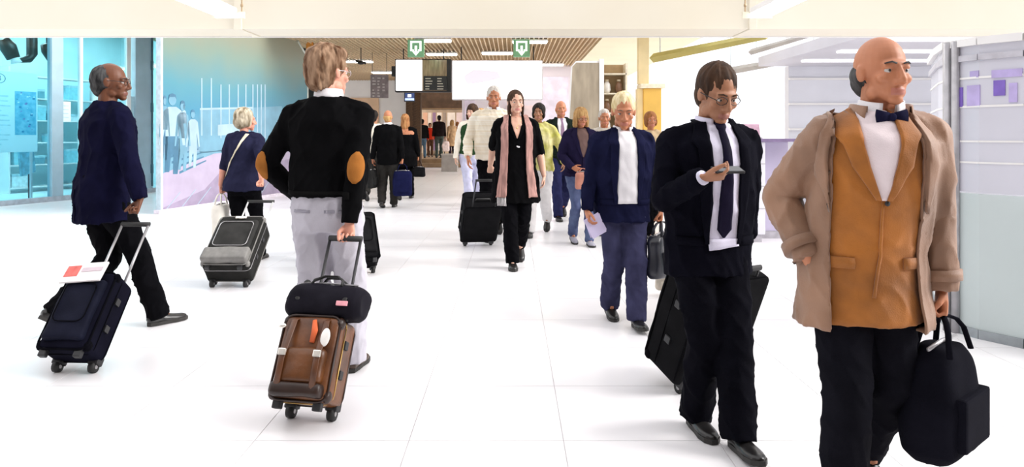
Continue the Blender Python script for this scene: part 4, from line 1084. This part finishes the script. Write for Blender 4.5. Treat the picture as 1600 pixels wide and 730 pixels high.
def soft_bag(label, grip, rz, w, d, h, drop, m, mh=None, name='handbag', cat='bag', profile=None, zipm=None, sag=1., two=True):
    root = empty(name, grip, rz, label, cat)
    prof = profile or [(0, .80, .80), (-.12, .96, .95), (-.5, 1., 1.), (-.85, 1., 1.), (-.97, .92, .9), (-1., .80, .7)]
    b = BM(); tube(b, [(0, 0, -drop+z*h) for z, _, _ in prof], [(w/2*a, d/2*c) for _, a, c in prof], 24, V3((1, 0, 0)), 3.2)
    me = remesh(b, min(.012, w*.035), 3, .5)
    shift(me, lambda p: noise.noise(V3((p.x*9+w*31, p.y*9, p.z*7)))*.012*sag)
    body = obj('bag_body', me, m, root, True)
    b = BM(); tube(b, [(-w*.36, 0, -drop+.004), (0, 0, -drop+.012), (w*.36, 0, -drop+.004)], [(.006, .008)]*3, 8, V3((0, 1, 0))); obj('zip', b, zipm or M_rod, body, True)
    for sy in ((-1, 1) if two else (0,)):
        b = BM(); n = 9; pts = []
        for i in range(n):
            t = -1+2*i/(n-1); pts.append(V3((t*w*.28*(1 if abs(t) > .99 else .98), sy*d*.28*abs(t), -drop*1.04-.05*h*(abs(t) > .9)+drop*(1-abs(t)**3))))
        tube(b, pts, [(.010, .006)]*n, 8, V3((0, 1, 0))); obj('handle', b, mh or m, root, True)
    if d > .08:
        b = BM(); box(b, -w*.33, w*.33, -d*.5-.012, -d*.3, -drop-h*.85, -drop-h*.38, .012, 2); obj('outer_pocket', b, m, body)
    return root

# ================================================================== WHO IS WHERE
def L_(name, c, **k): return cloth(name, c, **k)
blackcloth = L_('black cloth', (.0035, .0035, .004)); navy = L_('navy cloth', (.005, .005, .019)); white_shirt = L_('white shirt cloth', (.80, .78, .80), var=.04)
blacktr = L_('black trouser cloth', (.003, .003, .004))

# --- man in long navy jacket, far left, walking away to the right
g = P(213, 352, 4.55)
cs = case('navy suitcase with a magazine tucked in its pocket, pulled at the far left', G(118, 582), g, .29, .21, .47, L_('case navy', (.006, .006, .013)), L_('case navy pocket', (.010, .011, .022), rough=.5), L_('case dark trim', (.003, .003, .005)), 'soft')
pA = person('man in long navy jacket and glasses pulling a navy suitcase at the far left', 160, 4.78, 1.83, 142, skin='brown', hair='receding', hcol='greyblack', lean=5, head=(-42, 3),
    feet={'R': (-.10, -.30, 0, 0), 'L': (.06, .24, 34, 0)}, arms={'R': dict(grip=g, F=(0, .25, -1), N=(.2, 1, 0), curl='grip'), 'L': dict(w=(.25, -.22, .95))},
    tops=[dict(name='jacket', mat=navy, hem=.775, g=.034, flare=.06, boxy=.9)], trousers=blacktr)
collar(pA, navy, .074, 1.475, 1.53, 25, 'jacket_collar'); glasses(pA)
lay(pA, 'back_vent', pA.bvh_jacket, [((-.004, .98), (.004, .98)), ((-.006, .785), (.006, .785))], L_('navy dark seam', (.004, .004, .014)), .001, .003, True, pA.gar['jacket'], 2, 4)
mg = empty('magazine', (0, 0, 0), 0, 'white and red magazine tucked into the top of the navy suitcase', 'magazine')
mg.matrix_world = frame_of(cs) @ Matrix.Translation((-.02, -.246, .40)) @ Matrix.Rotation(R(-14), 4, 'X') @ Matrix.Rotation(R(-6), 4, 'Y')
obj('pages', bx(-.115, .115, -.006, .006, 0, .14, .002), mat('magazine paper', (.85, .82, .82), .5, .05, 6.), mg); obj('cover_print', bx(-.105, -.03, -.009, -.006, .04, .12), mat('magazine red', (.75, .12, .10), .5, .3, 20.), mg); obj('cover_text', bx(-.015, .10, -.009, -.006, .07, .10), mat('magazine grey', (.6, .5, .55), .5), mg)

# --- woman with cream shoulder strap
g = P(408, 316, 7.0)
case('grey suitcase with silver piping pulled by the woman with the shoulder strap', G(358, 449), g, .41, .25, .58, L_('case charcoal', (.022, .022, .021)), L_('case charcoal pocket', (.035, .035, .034)), mat('grey leather trim', (.17, .165, .155), .45, .15, 15.), 'grey', rodm=mat('bright rod', (.72, .72, .72), .3, metal=.4))
cardi = L_('navy cardigan', (.018, .019, .045))
pB = person('grey-blond woman in navy cardigan with a cream shoulder strap, walking away', 381, 7.4, 1.61, 176, sex='f', skin='pink', hair='bob', hcol='greyblond', lean=4, head=(-48, 4), hscale=1.1, bulk=1.08,
    feet={'R': (-.09, -.22, 0, 0), 'L': (.09, .24, 35, 0)}, arms={'R': dict(grip=g, F=(0, .25, -1), N=(.1, 1, 0), curl='grip'), 'L': dict(w=(.30, -.02, .84), curl='grip')},
    tops=[dict(name='cardigan', mat=cardi, hem=.86, g=.034, flare=.12, sleeve='three', frac=.3, boxy=.8)], trousers=blacktr)
lay(pB, 'shoulder_strap', pB.bvh_cardigan, [((-.078, 1.50), (-.042, 1.505)), ((.0, 1.36), (.03, 1.34)), ((.10, 1.20), (.125, 1.175)), ((.155, 1.05), (.165, 1.02))], L_('cream strap', (.75, .68, .52)), .004, .006, True, nu=3, nv=6)
lay(pB, 'shoulder_strap', pB.bvh_cardigan, [((-.080, 1.50), (-.045, 1.505)), ((-.02, 1.36), (.01, 1.34)), ((.08, 1.15), (.105, 1.12)), ((.15, 1.04), (.16, 1.01))], L_('cream strap', (0, 0, 0)), .004, .006, False, nu=3, nv=6)
hw_ = pB.world(pB.W['L']+pB.HF['L']*.08)
soft_bag('white plastic carrier bag in the hand of the woman with the shoulder strap', hw_, R(85), .26, .13, .34, .12, mat('white plastic', (.80, .77, .70), .4, .06, 8.), name='carrier_bag')

# --- fair-haired man in black sweater, centre left
g = P(541, 374, 3.70)
lea = mat('brown leather', (.06, .018, .004), .38, .35, 7., .3, 60., col2=(.17, .055, .012))
cs = case('brown leather suitcase with white oval tag pulled by the man in the black sweater', G(487, 655), g, .285, .21, .385, lea, mat('brown leather pocket', (.12, .040, .009), .35, .3, 8., .3, 60.), mat('dark brown leather', (.022, .008, .004), .4, .3, 9.), 'leather', rodm=M_dark)
fm_ = frame_of(cs)
df = bpy.data.objects.new('duffel_bag', None); C.objects.link(df); tag(df, 'black duffel bag with pink patch riding on the brown leather suitcase', 'bag')
df.matrix_world = fm_ @ Matrix.Translation((0.02, -.10, .488))
ny = L_('black nylon', (.012, .011, .016), rough=.55)
b = BM(); tube(b, [(-.19, 0, 0), (-.16, 0, 0), (0, 0, .0), (.16, 0, 0), (.19, 0, 0)], [(.07, .065), (.092, .086), (.098, .09), (.092, .086), (.07, .065)], 20, V3((0, 1, 0)), 2.8); me = remesh(b, .010, 3)
shift(me, lambda p: noise.noise(p*11)*.010)
dbod = obj('bag_body', me, ny, df, True)
b = BM(); tube(b, [(-.15, -.03, .086), (0, -.03, .092), (.15, -.03, .086)], .005, 6); obj('zip', b, M_rod, dbod)
for y in (-.06, .06):
    b = BM(); tube(b, [(-.08, y, .07), (-.075, y*.8, .10), (-.035, y*.3, .13), (.035, y*.3, .13), (.075, y*.8, .10), (.08, y, .07)], [(.013, .005)]*6, 8, V3((0, 1, 0))); obj('handle', b, M_rub, df, True)
obj('pink_patch', bx(.085, .14, -.106, -.094, -.03, -.008, .002), mat('pink patch', (.80, .35, .40), .5), df)
for sx in (-1, 1):
    b = BM(); tube(b, [(sx*.12, -.02, .092), (sx*.12, -.096, .0), (sx*.12, -.03, -.088)], [(.012, .004)]*3, 6); obj('strap', b, M_rub, df, True)
b = BM(); ell(b, (-.13, 0, .09), (.02, .03, .025), seg=10); obj('strap_ring', b, M_rub, df, True)
grt = L_('light grey trousers', (.50, .485, .54), var=.06)
pC = person('fair-haired man in black sweater with brown elbow patches pulling a brown leather suitcase', 512, 3.9, 1.80, 172, skin='pink', hair='tousled', hcol='browngrey', lean=2, head=(-30, 2), bulk=1.06, hscale=1.08, armk=1.1,
    feet={'R': (-.10, -.12, 0, 0), 'L': (.11, .16, 20, 0)}, arms={'R': dict(grip=g, F=(0, .2, -1), N=(.15, 1, 0), curl='grip'), 'L': dict(w=(.24, -.16, .98), hint=(.7, .7, -.1))},
    tops=[dict(name='sweater', mat=blackcloth, hem=.985, g=.036, boxy=.9, topz=1.52, amp=.012)], trousers=grt, tshape=1.12, shoes=mat('brown shoe leather', (.05, .025, .012), .35))
collar(pC, white_shirt, .070, 1.505, 1.575, 14, 'shirt_collar', 1.22)
glasses(pC, mat('pale metal rim', (.7, .7, .75), .2, metal=.6))
for k in 'RL':
    e = pC.E[k]; ax = (pC.W[k]-pC.SHO[k]).normalized(); sg = -1 if k == 'R' else 1
    dr = V3((sg*.35, .95, .0)).normalized(); dr = (dr-ax*dr.dot(ax)).normalized(); sd = ax.cross(dr)
    rows = []
    for i in range(9):
        t = -1+2*i/8; hw2 = .044*math.sqrt(max(.04, 1-t*t*.96)); rows.append(((-hw2, t*.085), (hw2, t*.085)))
    obj('elbow_patch', strip(pC.bvh_sweater, rows, (e, sd, ax, -dr), .001, .004, 6, 1, .3), L_('brown suede patch', (.34, .13, .03)), pC.gar['sweater'], True)
lay(pC, 'sweater_rib', pC.bvh_sweater, [((-.19, 1.03), (.19, 1.03)), ((-.19, .99), (.19, .99))], L_('black rib', (.006, .006, .006)), .001, .004, True, pC.gar['sweater'], 12, 2)
for sx in (-1, 1): lay(pC, 'back_pocket', pC.bvh_trousers, [((sx*.09-.05, .93), (sx*.09+.05, .93)), ((sx*.09-.05, .915), (sx*.09+.05, .915))], L_('pocket seam grey', (.32, .31, .36)), .001, .003, True, pC.gar['trousers'], 4, 1)

# --- walker hidden behind him, with a black case
g = P(551, 325, 7.25)
case('black suitcase half hidden behind the man in the black sweater', G(563, 428), g, .34, .22, .52, L_('case black', (.008, .008, .009)), L_('case black pocket', (.012, .012, .013)), L_('case black trim', (.004, .004, .005)), 'soft')
pD = person('walker almost hidden behind the man in the black sweater', 512, 7.75, 1.68, 178, skin='fair', hair='short', hcol='brown', vox=1.4, arms={'R': dict(grip=g, F=(0, .25, -1), N=(.1, 1, 0), curl='grip')}, tops=[dict(name='jacket', mat=blackcloth, hem=.84)], trousers=L_('blue grey trousers', (.10, .13, .2)))

# --- far trio
pE = person('balding man in dark suit carrying a large navy bag, walking away in the distance', 606, 13.1, 1.81, 180, skin='warm', hair='fringe', hcol='sand', vox=1.5, lean=2, feet={'R': (-.09, -.10, 0, 0), 'L': (.09, .12, 15, 0)}, arms={'R': dict(w=(-.27, .02, .90), F=(0, 0, -1), curl='grip')},
    tops=[dict(name='jacket', mat=blackcloth, hem=.80, g=.036, boxy=.9)], trousers=L_('charcoal trousers', (.03, .028, .026)))
collar(pE, white_shirt, .068, 1.50, 1.56, 16, 'shirt_collar')
soft_bag('large navy holdall carried by the balding man in the distance', pE.world(pE.W['R']+pE.HF['R']*.09), R(12), .36, .2, .46, .14, L_('holdall navy', (.010, .012, .05)), name='holdall')
soft_bag('dark shoulder bag at the left side of the balding man in the distance', pE.world(pE.W['L']+pE.HF['L']*.09), R(80), .32, .14, .34, .12, L_('bag dark grey', (.02, .02, .02)), name='shoulder_bag')
pE2 = person('dark-haired man in white shirt ahead of the balding man', 584, 14.6, 1.86, 180, skin='tan', hair='short', hcol='black', vox=1.7, tops=[dict(name='shirt', mat=L_('cream shirt', (.74, .68, .58), var=.05), hem=.95, g=.028)], trousers=L_('charcoal trousers', (0, 0, 0)))
pE3 = person('auburn-haired woman in black top with bare shoulders and a handbag, beside the balding man', 633, 14.8, 1.80, 182, sex='f', skin='warm', hair='long', hcol='auburn', vox=1.6, bulk=1.2, tops=[dict(name='top', mat=blackcloth, hem=.72, g=.03, top=1.44, sleeve='long', flare=.1, boxy=.8)], trousers=blacktr, arms={'R': dict(w=(-.26, -.02, .92), curl='grip')})
lay(pE3, 'bare_shoulders', pE3.bvh_top, [((-.15, 1.44), (.15, 1.44)), ((-.19, 1.40), (.19, 1.40)), ((-.18, 1.36), (.18, 1.36))], SK['warm'], .002, .003, True, nu=10)
soft_bag('small black handbag hanging from the auburn-haired woman in the distance', pE3.world(pE3.W['R']+pE3.HF['R']*.09), R(10), .3, .14, .2, .14, L_('case black', (0, 0, 0)), name='handbag')

# --- people in the far shop (on the raised floor)
def lift(pr, z=.35): pr.root.location.z = z
DS = 31.6
for (px, H, lab, sx, hs, hc, top, tr, rz, d_) in ((660, 1.74, 'dark-topped person in blue jeans standing at the far shop', 'm', 'short', 'black', ('far black top', (.01, .01, .01)), ('far jeans', (.10, .17, .24)), 185, 0),
        (686, 1.92, 'person in dark jacket holding a pale bag at the far shop', 'm', 'short', 'black', ('far dark jacket', (.018, .012, .012)), ('far olive trousers', (.07, .09, .08)), 200, .2),
        (651, 1.70, 'person in red at the left of the far shop', 'f', 'bob', 'brown', ('far red top', (.62, .04, .015)), ('far brown skirt', (.1, .05, .03)), 170, 1.4),
        (672, 1.62, 'person in red behind the pair at the far shop', 'f', 'bob', 'brown', ('far red top', (.62, .04, .015)), ('far brown skirt', (.1, .05, .03)), 20, 2.2),
        (706, 1.72, 'fair person in beige coat at the right of the far shop', 'f', 'wavy', 'sand', ('far beige coat', (.55, .36, .2)), ('far dark trousers', (.03, .02, .03)), 215, .6),
        (715, 1.66, 'person in rust top beside the beige-coated person at the far shop', 'f', 'bob', 'rust', ('far rust top', (.55, .25, .1)), ('far pale trousers', (.6, .55, .55)), 150, 1.6)):
    q = person(lab, px, DS+d_, H, rz, sex=sx, skin='warm', hair=hs, hcol=hc, vox=2.4, lean=1, feet={'R': (-.11, -.03, 0, 8), 'L': (.11, .04, 0, -8)}, bulk=1.12,
        tops=[dict(name='top', mat=L_(*top), hem=.9 if 'coat' not in lab else .55, g=.035)], trousers=L_(*tr)); lift(q)
    if 'pale bag' in lab:
        soft_bag('pale pink-white carrier bag held at the far shop', q.world(q.W['R']+q.HF['R']*.09)+V3((0, 0, .35)), R(20), .4, .14, .45, .14, mat('pale pink plastic', (.85, .7, .66), .5), name='carrier_bag')

# --- woman in black with pale pink scarf
g = P(763, 283, 7.75)
case('black suitcase pulled by the woman with the pink scarf', G(744, 384)+V3((.02, .0, 0)), g, .44, .26, .66, L_('case black', (0, 0, 0)), L_('case black pocket', (0, 0, 0)), L_('case black trim', (0, 0, 0)), 'soft', rodm=M_dark)
pH = person('brown-haired woman in black with a long pale pink scarf, walking forward', 806, 7.3, 1.80, 4, sex='f', skin='fair', hair='tied', hcol='brown', lean=1, head=(8, 0), bulk=1.12, hscale=1.05,
    feet={'R': (-.05, -.20, 0, 0), 'L': (.06, .22, 38, 0)}, arms={'R': dict(grip=g, F=(0, .3, -1), N=(.2, 1, 0), curl='grip'), 'L': dict(w=(.28, -.05, .92))},
    tops=[dict(name='tunic', mat=blackcloth, hem=.66, g=.032, sleeve='three', frac=.12, flare=.10, boxy=.9)], trousers=blacktr)
BH = pH.bvh_tunic
lay(pH, 'neckline', BH, [((-.052, 1.535), (.052, 1.535)), ((-.055, 1.46), (.055, 1.46)), ((-.028, 1.37), (.028, 1.37)), ((-.003, 1.30), (.003, 1.30))], SK['fair'], .005, .002, nu=8, nv=7)
col_ = [((.052, 1.545), (.088, 1.54)), ((.058, 1.46), (.10, 1.45)), ((.030, 1.37), (.06, 1.36)), ((.004, 1.29), (.02, 1.29))]
for rws in (col_, mirror(col_)): lay(pH, 'tunic_collar', BH, rws, blackcloth, .006, .005, parent=pH.gar['tunic'])
b = BM(); pts = [pH.T(1.50-.10*math.cos(a)**1 if False else 1.50-.085*(1-abs(a)), a*.055, -.092-.03*(1-abs(a))) for a in [i/6-1 for i in range(13)]]
tube(b, [BH.ray_cast(V3((p.x, -.8, p.z)), V3((0, 1, 0)))[0]+V3((0, -.006, 0)) for p in pts], .0025, 6); ell(b, BH.ray_cast(V3((0, -.8, pts[6].z-.01)), V3((0, 1, 0)))[0]+V3((0, -.008, 0)), .009, seg=8)
obj('necklace', b, mat('gold', (.7, .5, .2), .25, metal=.8), pH.root, True)
b = BM(); h_ = BH.ray_cast(FR(pH)[0]+V3((.01, -.8, 1.22*pH.s)), V3((0, 1, 0)))[0]; ell(b, h_+V3((0, -.006, 0)), (.022, .006, .009), Matrix.Rotation(R(25), 3, 'Y'), seg=8); obj('brooch', b, mat('silver', (.8, .8, .82), .2, metal=.8), pH.gar['tunic'], True)
scm = mat('pale pink scarf', (.40, .215, .185), .8, .3, 7., .4, 120., stretch=(5, 5, .6))
sr = [((.072, 1.53), (.115, 1.525)), ((.085, 1.42), (.150, 1.41)), ((.085, 1.2), (.150, 1.2)), ((.09, 1.0), (.16, 1.0)), ((.10, .85), (.18, .85)), ((.11, .72), (.20, .72))]
for rws in (sr, mirror(sr)): lay(pH, 'scarf_end', BH, rws, scm, .014, .012, nu=8, nv=6)
lay(pH, 'scarf_neck', BH, [((-.10, 1.50), (.10, 1.50)), ((-.115, 1.46), (.115, 1.46))], scm, .014, .012, True, nu=10, nv=3)
for i in range(7):
    b = BM(); h_ = BH.ray_cast(FR(pH)[0]+V3((-(.115+i*.013)*pH.s, -.8, .725*pH.s)), V3((0, 1, 0)))[0]
    if h_: tube(b, [h_+V3((0, -.02, 0)), h_+V3((0, -.024, -.05)), h_+V3((.004, -.02, -.09))], .004, 5); obj('scarf_tassel', b, mat('tassel white', (.8, .76, .76), .8), pH.root, True)

# --- walkers behind her
pI = person('grey-haired man in cream striped shirt behind the woman with the pink scarf', 771, 9.3, 1.98, 6, skin='warm', hair='short', hcol='grey', vox=1.2, head=(-6, 4), bulk=1.1, arms={'R': dict(w=(-.30, -.14, .98))},
    tops=[dict(name='shirt', mat=mat('cream striped shirt', (.74, .64, .47), .8, .1, 3., col2=(.84, .79, .70), stretch=(.2, .2, 14)), hem=.95, g=.034, boxy=.9)], trousers=blacktr)
collar(pI, white_shirt, .066, 1.50, 1.56, 22, 'shirt_collar')
pJ = person('dark-haired woman in dark green vest and pale jeans in the background crowd', 737, 12.6, 1.90, 12, sex='f', skin='fair', hair='wavy', hcol='brown', vox=1.6, bulk=1.1, head=(-40, 5),
    tops=[dict(name='blouse', mat=L_('cream blouse', (.78, .72, .62), var=.06), hem=.95, g=.022), dict(name='vest', mat=L_('dark green vest', (.02, .05, .02)), hem=.98, g=.034, sleeve='none', top=1.47)], trousers=L_('pale jeans', (.50, .50, .66), var=.1))
pJ2 = person('person in yellow-green top partly hidden at right of the woman with the pink scarf', 842, 9.6, 1.78, -8, sex='f', skin='tan', hair='bob', hcol='black', vox=1.4, bulk=1.05,
    tops=[dict(name='jumper', mat=L_('yellow green', (.52, .50, .12), col2=(.8, .74, .4)), hem=.88, g=.034)], trousers=L_('white trousers', (.78, .76, .76), var=.05), arms={'L': dict(w=(.34, -.12, 1.0))})
pJ3 = person('person in cream top in the background crowd left of the striped-shirt man', 752, 13.6, 1.86, 0, sex='f', skin='warm', hair='wavy', hcol='sand', vox=1.7, tops=[dict(name='top', mat=L_('cream blouse', (0, 0, 0)), hem=.85, g=.036)], trousers=L_('dark green trousers', (.03, .05, .04)))
pK = person('man in dark suit and pale tie behind the woman in the navy jacket', 876, 11.4, 1.90, 6, skin='warm', hair='fringe', hcol='sand', vox=1.4, tops=[dict(name='jacket', mat=L_('green black suit', (.010, .016, .012)), hem=.82, g=.034)], trousers=L_('navy trousers', (.02, .022, .07)))
suit_front(pK, 'jacket', white_shirt, tie=L_('mauve tie', (.3, .2, .3)))

# --- woman in navy jacket and jeans
jk = L_('navy violet jacket', (.014, .011, .035))
pL = person('wavy-haired woman in navy jacket and blue jeans holding a brown purse', 907, 8.7, 1.675, 8, sex='f', skin='warm', hair='wavy', hcol='sand', vox=1.15, head=(6, 12), bulk=1.1, lean=2,
    feet={'R': (-.08, .10, 15, 0), 'L': (.08, -.16, 0, 0)}, arms={'R': dict(w=(-.15, -.20, 1.02), F=(.7, -.6, -.3), N=(.5, .8, 0), curl='hold', hint=(-.9, .6, -.3)), 'L': dict(w=(.26, -.04, .92))},
    tops=[dict(name='jacket', mat=jk, hem=.90, g=.032, boxy=.6)], trousers=mat('blue jeans', (.03, .042, .12), .8, .3, 6., .3, 200., col2=(.08, .11, .22)), tshape=.88, shoes=mat('grey suede boot', (.33, .32, .38), .8))
suit_front(pL, 'jacket', L_('brown blouse', (.16, .10, .09)), vbot=1.15, button=False)
glasses(pL)
pw = pL.world((-.03, -.235, .93*pL.s))
soft_bag('small brown leather purse held before the woman in the navy jacket', pw+V3((0, 0, .06)), R(12), .19, .08, .20, .05, mat('tan purse leather', (.42, .17, .12), .45, .15, 9.), name='purse', two=True)

# --- blond man in navy suit
bs = L_('blue suit jacket', (.008, .009, .030), var=.2); bt = L_('slate blue trousers', (.040, .040, .085), var=.2)
pM = person('blond man in blue suit with open white collar looking down, holding a paper', 972, 5.05, 1.61, 6, skin='warm', hair='short', hcol='blond', lean=3, head=(-10, 16), bulk=1.12, hscale=1.12,
    feet={'R': (-.06, .16, 12, 0), 'L': (.06, -.20, -6, 0)}, arms={'R': dict(w=(-.30, -.06, .88), F=(.1, -.3, -1), curl='hold'), 'L': dict(w=(.31, -.03, .86), F=(0, -.1, -1), curl='grip')},
    tops=[dict(name='jacket', mat=bs, hem=.80, g=.036, flare=.04, boxy=.9)], trousers=bt, tshape=1.1)
suit_front(pM, 'jacket', white_shirt, low=.078, hem=.90, vw=.07, button=False); collar(pM, white_shirt, .070, 1.50, 1.56, 26, 'shirt_collar')
hp = pM.world(pM.W['R']+pM.HF['R']*.11)
pp_ = empty('folded_paper', hp, R(10), 'folded lilac paper in the hand of the blond man', 'paper')
obj('sheet', bx(-.02, .10, -.004, .0, -.10, .05, .001, M=Matrix.Rotation(R(-28), 4, 'Y')), mat('lilac paper', (.62, .56, .78), .6, .05, 5.), pp_); obj('sheet_fold', bx(-.02, .10, -.001, .003, -.09, .05, .001, M=Matrix.Rotation(R(-22), 4, 'Y') @ Matrix.Rotation(R(7), 4, 'X')), mat('lilac paper', (0, 0, 0)), pp_)
gb = pM.world(pM.W['L']+pM.HF['L']*.09)
soft_bag('black soft briefcase in the hand of the blond man in the blue suit', gb, R(62), .38, .13, .30, .09, mat('black glossy bag', (.012, .013, .02), .3, .3, 9.), name='briefcase')
soft_bag('small beige-grey pouch beside the black soft briefcase', G(1042, 462)+V3((0, 0, .26)), R(5), .2, .12, .13, .08, mat('beige grey pouch', (.45, .40, .33), .6, .25, 8.), name='pouch')
pM2 = person('rust-haired person half hidden between the blond man and the phone man', 1016, 9.4, 1.66, 5, sex='f', skin='warm', hair='bob', hcol='rust', vox=1.4, tops=[dict(name='jacket', mat=L_('tan jacket', (.55, .42, .26)), hem=.85)], trousers=blacktr)
pM3 = person('grey-haired person in pale jacket half hidden left of the blond man', 944, 9.8, 1.70, 0, skin='warm', hair='short', hcol='grey', vox=1.4, tops=[dict(name='jacket', mat=L_('pale jacket', (.6, .56, .5)), hem=.85)], trousers=blacktr)

# --- man looking at a phone
g = P(1158, 424, 3.5)
case('large black suitcase trailing behind the man with the phone', G(1100, 606), g, .46, .27, .60, L_('case black', (0, 0, 0)), L_('case black pocket', (0, 0, 0)), L_('case black trim', (0, 0, 0)), 'soft', rodm=M_dark)
bks = L_('black suit cloth', (.0035, .0035, .007)); lsh = L_('lilac white shirt', (.72, .70, .84), var=.05)
pN = person('young man in black suit and tie looking down at his phone', 1106, 3.2, 1.63, 10, skin='tan', hair='short', hcol='brown', lean=4, head=(6, 24), bulk=1.1, hscale=1.10,
    feet={'R': (-.05, .02, 0, 0), 'L': (.03, -.25, -4, 0)}, arms={'R': dict(grip=P(1127, 270, 2.88), F=(1, -.35, .06), N=(.2, .35, 1), curl='hold', hint=(-.45, .45, -1)), 'L': dict(grip=g, F=(0, .3, -1), N=(-.15, 1, 0), curl='grip', hint=(.9, .6, 0))},
    tops=[dict(name='jacket', mat=bks, hem=.79, g=.036, flare=.03, boxy=.9)], trousers=L_('black suit trousers', (.0035, .0035, .006)), tshape=1.12)
suit_front(pN, 'jacket', lsh, low=.068, hem=.90, vw=.07, button=False, tie=None); collar(pN, lsh, .070, 1.50, 1.56, 18, 'shirt_collar')
lay(pN, 'tie', pN.bvh_jacket, [((-.018, 1.53), (.018, 1.53)), ((-.022, 1.50), (.022, 1.50)), ((-.014, 1.485), (.014, 1.485)), ((-.028, 1.25), (.028, 1.25)), ((-.036, 1.03), (.036, 1.03)), ((-.003, .99), (.003, .99))], L_('black tie silk', (.010, .008, .022), rough=.45), .012, .007)
lay(pN, 'shirt_tail', pN.bvh_jacket, [((-.07, .985), (.07, .985)), ((-.065, .93), (.075, .95))], lsh, .012, .005, nv=3)
cuffs(pN, lsh, 'R'); glasses(pN)
hp = pN.world(pN.W['R']+pN.HF['R']*.115*pN.HS+pN.HN['R']*.034*pN.HS)
ph = empty('smartphone', hp, 0, 'dark smartphone held by the young man in the black suit', 'phone')
ph.rotation_euler = (R(20), 0, R(10))
obj('phone_body', bx(-.06, .065, -.03, .03, -.005, .005, .003), M_dark, ph); obj('screen', bx(-.054, .059, -.026, .026, .005, .0062), mat('phone glass', (.02, .02, .025), .08), ph)

# --- bald man in beige raincoat, nearest on the right
och = mat('ochre jacket', (.30, .098, .007), .7, .35, 5., .35, 220., sheen=.15); bei = mat('beige raincoat', (.235, .125, .072), .6, .25, 4., .25, 200., sheen=.2)
pO = person('bald man in open beige raincoat over an ochre jacket, nearest at the right', 1348, 2.5, 1.66, -4, skin='warm', hair='fringe', hcol='greyblack', lean=3, head=(12, 2), bulk=1.0, hscale=1.08, side=.09, armk=1.07,
    feet={'R': (-.10, -.10, 0, 0), 'L': (.10, .22, 25, 0)}, arms={'R': dict(w=(-.215, -.035, .97), F=(.45, .0, -1), N=(.8, .3, 0), hint=(-.6, .9, -.1)), 'L': dict(w=(.28, -.02, .80), F=(0, -.1, -1), curl='grip', hint=(.6, 1, 0))},
    tops=[dict(name='jacket', mat=och, hem=.74, sleeve='none', g=.036, flare=.07, gs=.014, boxy=.9, amp=.008, ff=(8, 8, 6)),
          dict(name='raincoat', mat=bei, hem=.72, g=.054, gs=.024, flare=.12, boxy=1., amp=.012, cut=[(-.11, 1.62), (.11, 1.62), (.145, 1.36), (.155, .55), (-.175, .55), (-.155, 1.36)])], trousers=L_('black wool trousers', (.006, .006, .009)), tshape=1.15)
sol = pO.gar['raincoat'].modifiers.new('solid', 'SOLIDIFY'); sol.thickness = .008; sol.offset = -1
suit_front(pO, 'jacket', L_('pinkish white shirt', (.80, .70, .72), var=.05), vbot=1.20, hem=.84, vw=.062); collar(pO, white_shirt, .072, 1.50, 1.565, 18, 'shirt_collar')
b = BM(); kp = pO.T(1.50, 0, -.085)
for sg in (-1, 1): tube(b, [kp+V3((sg*.008, -.01, 0)), kp+V3((sg*.05, -.005, .002))], [(.010, .016), (.012, .026)], 10, V3((0, 1, 0)))
ell(b, kp+V3((0, -.014, 0)), (.014, .012, .015), seg=10); obj('neck_knot', b, L_('navy knot', (.01, .01, .03)), pO.root, True)
BR = pO.bvh_raincoat
for sg in (1, -1):
    rws = [((.098, 1.54), (.125, 1.535)), ((.118, 1.46), (.185, 1.44)), ((.135, 1.34), (.195, 1.32)), ((.150, 1.16), (.162, 1.15))]
    lay(pO, 'raincoat_lapel', BR, rws if sg == 1 else mirror(rws), bei, .008, .008, parent=pO.gar['raincoat'])
collar(pO, bei, .098, 1.475, 1.55, 48, 'raincoat_collar', 1.3, parent=pO.gar['raincoat'])
for k in 'RL':
    d = (pO.W[k]-pO.E[k]).normalized(); q = pO.W[k]-d*.05
    b = BM(); tube(b, [q-d*.018, q+d*.018], [.074*pO.s]*2, 16); obj('cuff_strap', b, bei, pO.gar['raincoat'], True)
gb = pO.world(pO.W['L']+pO.HF['L']*.09)
soft_bag('large black slouchy bag hanging from the hand of the man in the beige raincoat', gb, R(40), .36, .2, .38, .10, L_('slouch black', (.006, .006, .010)), name='slouch_bag', profile=[(0, .45, .5), (-.12, .62, .7), (-.4, .88, .95), (-.7, 1., 1.), (-.9, .98, .95), (-1., .8, .6)], sag=1.4)

bpy.data.scenes.remove(SCR)
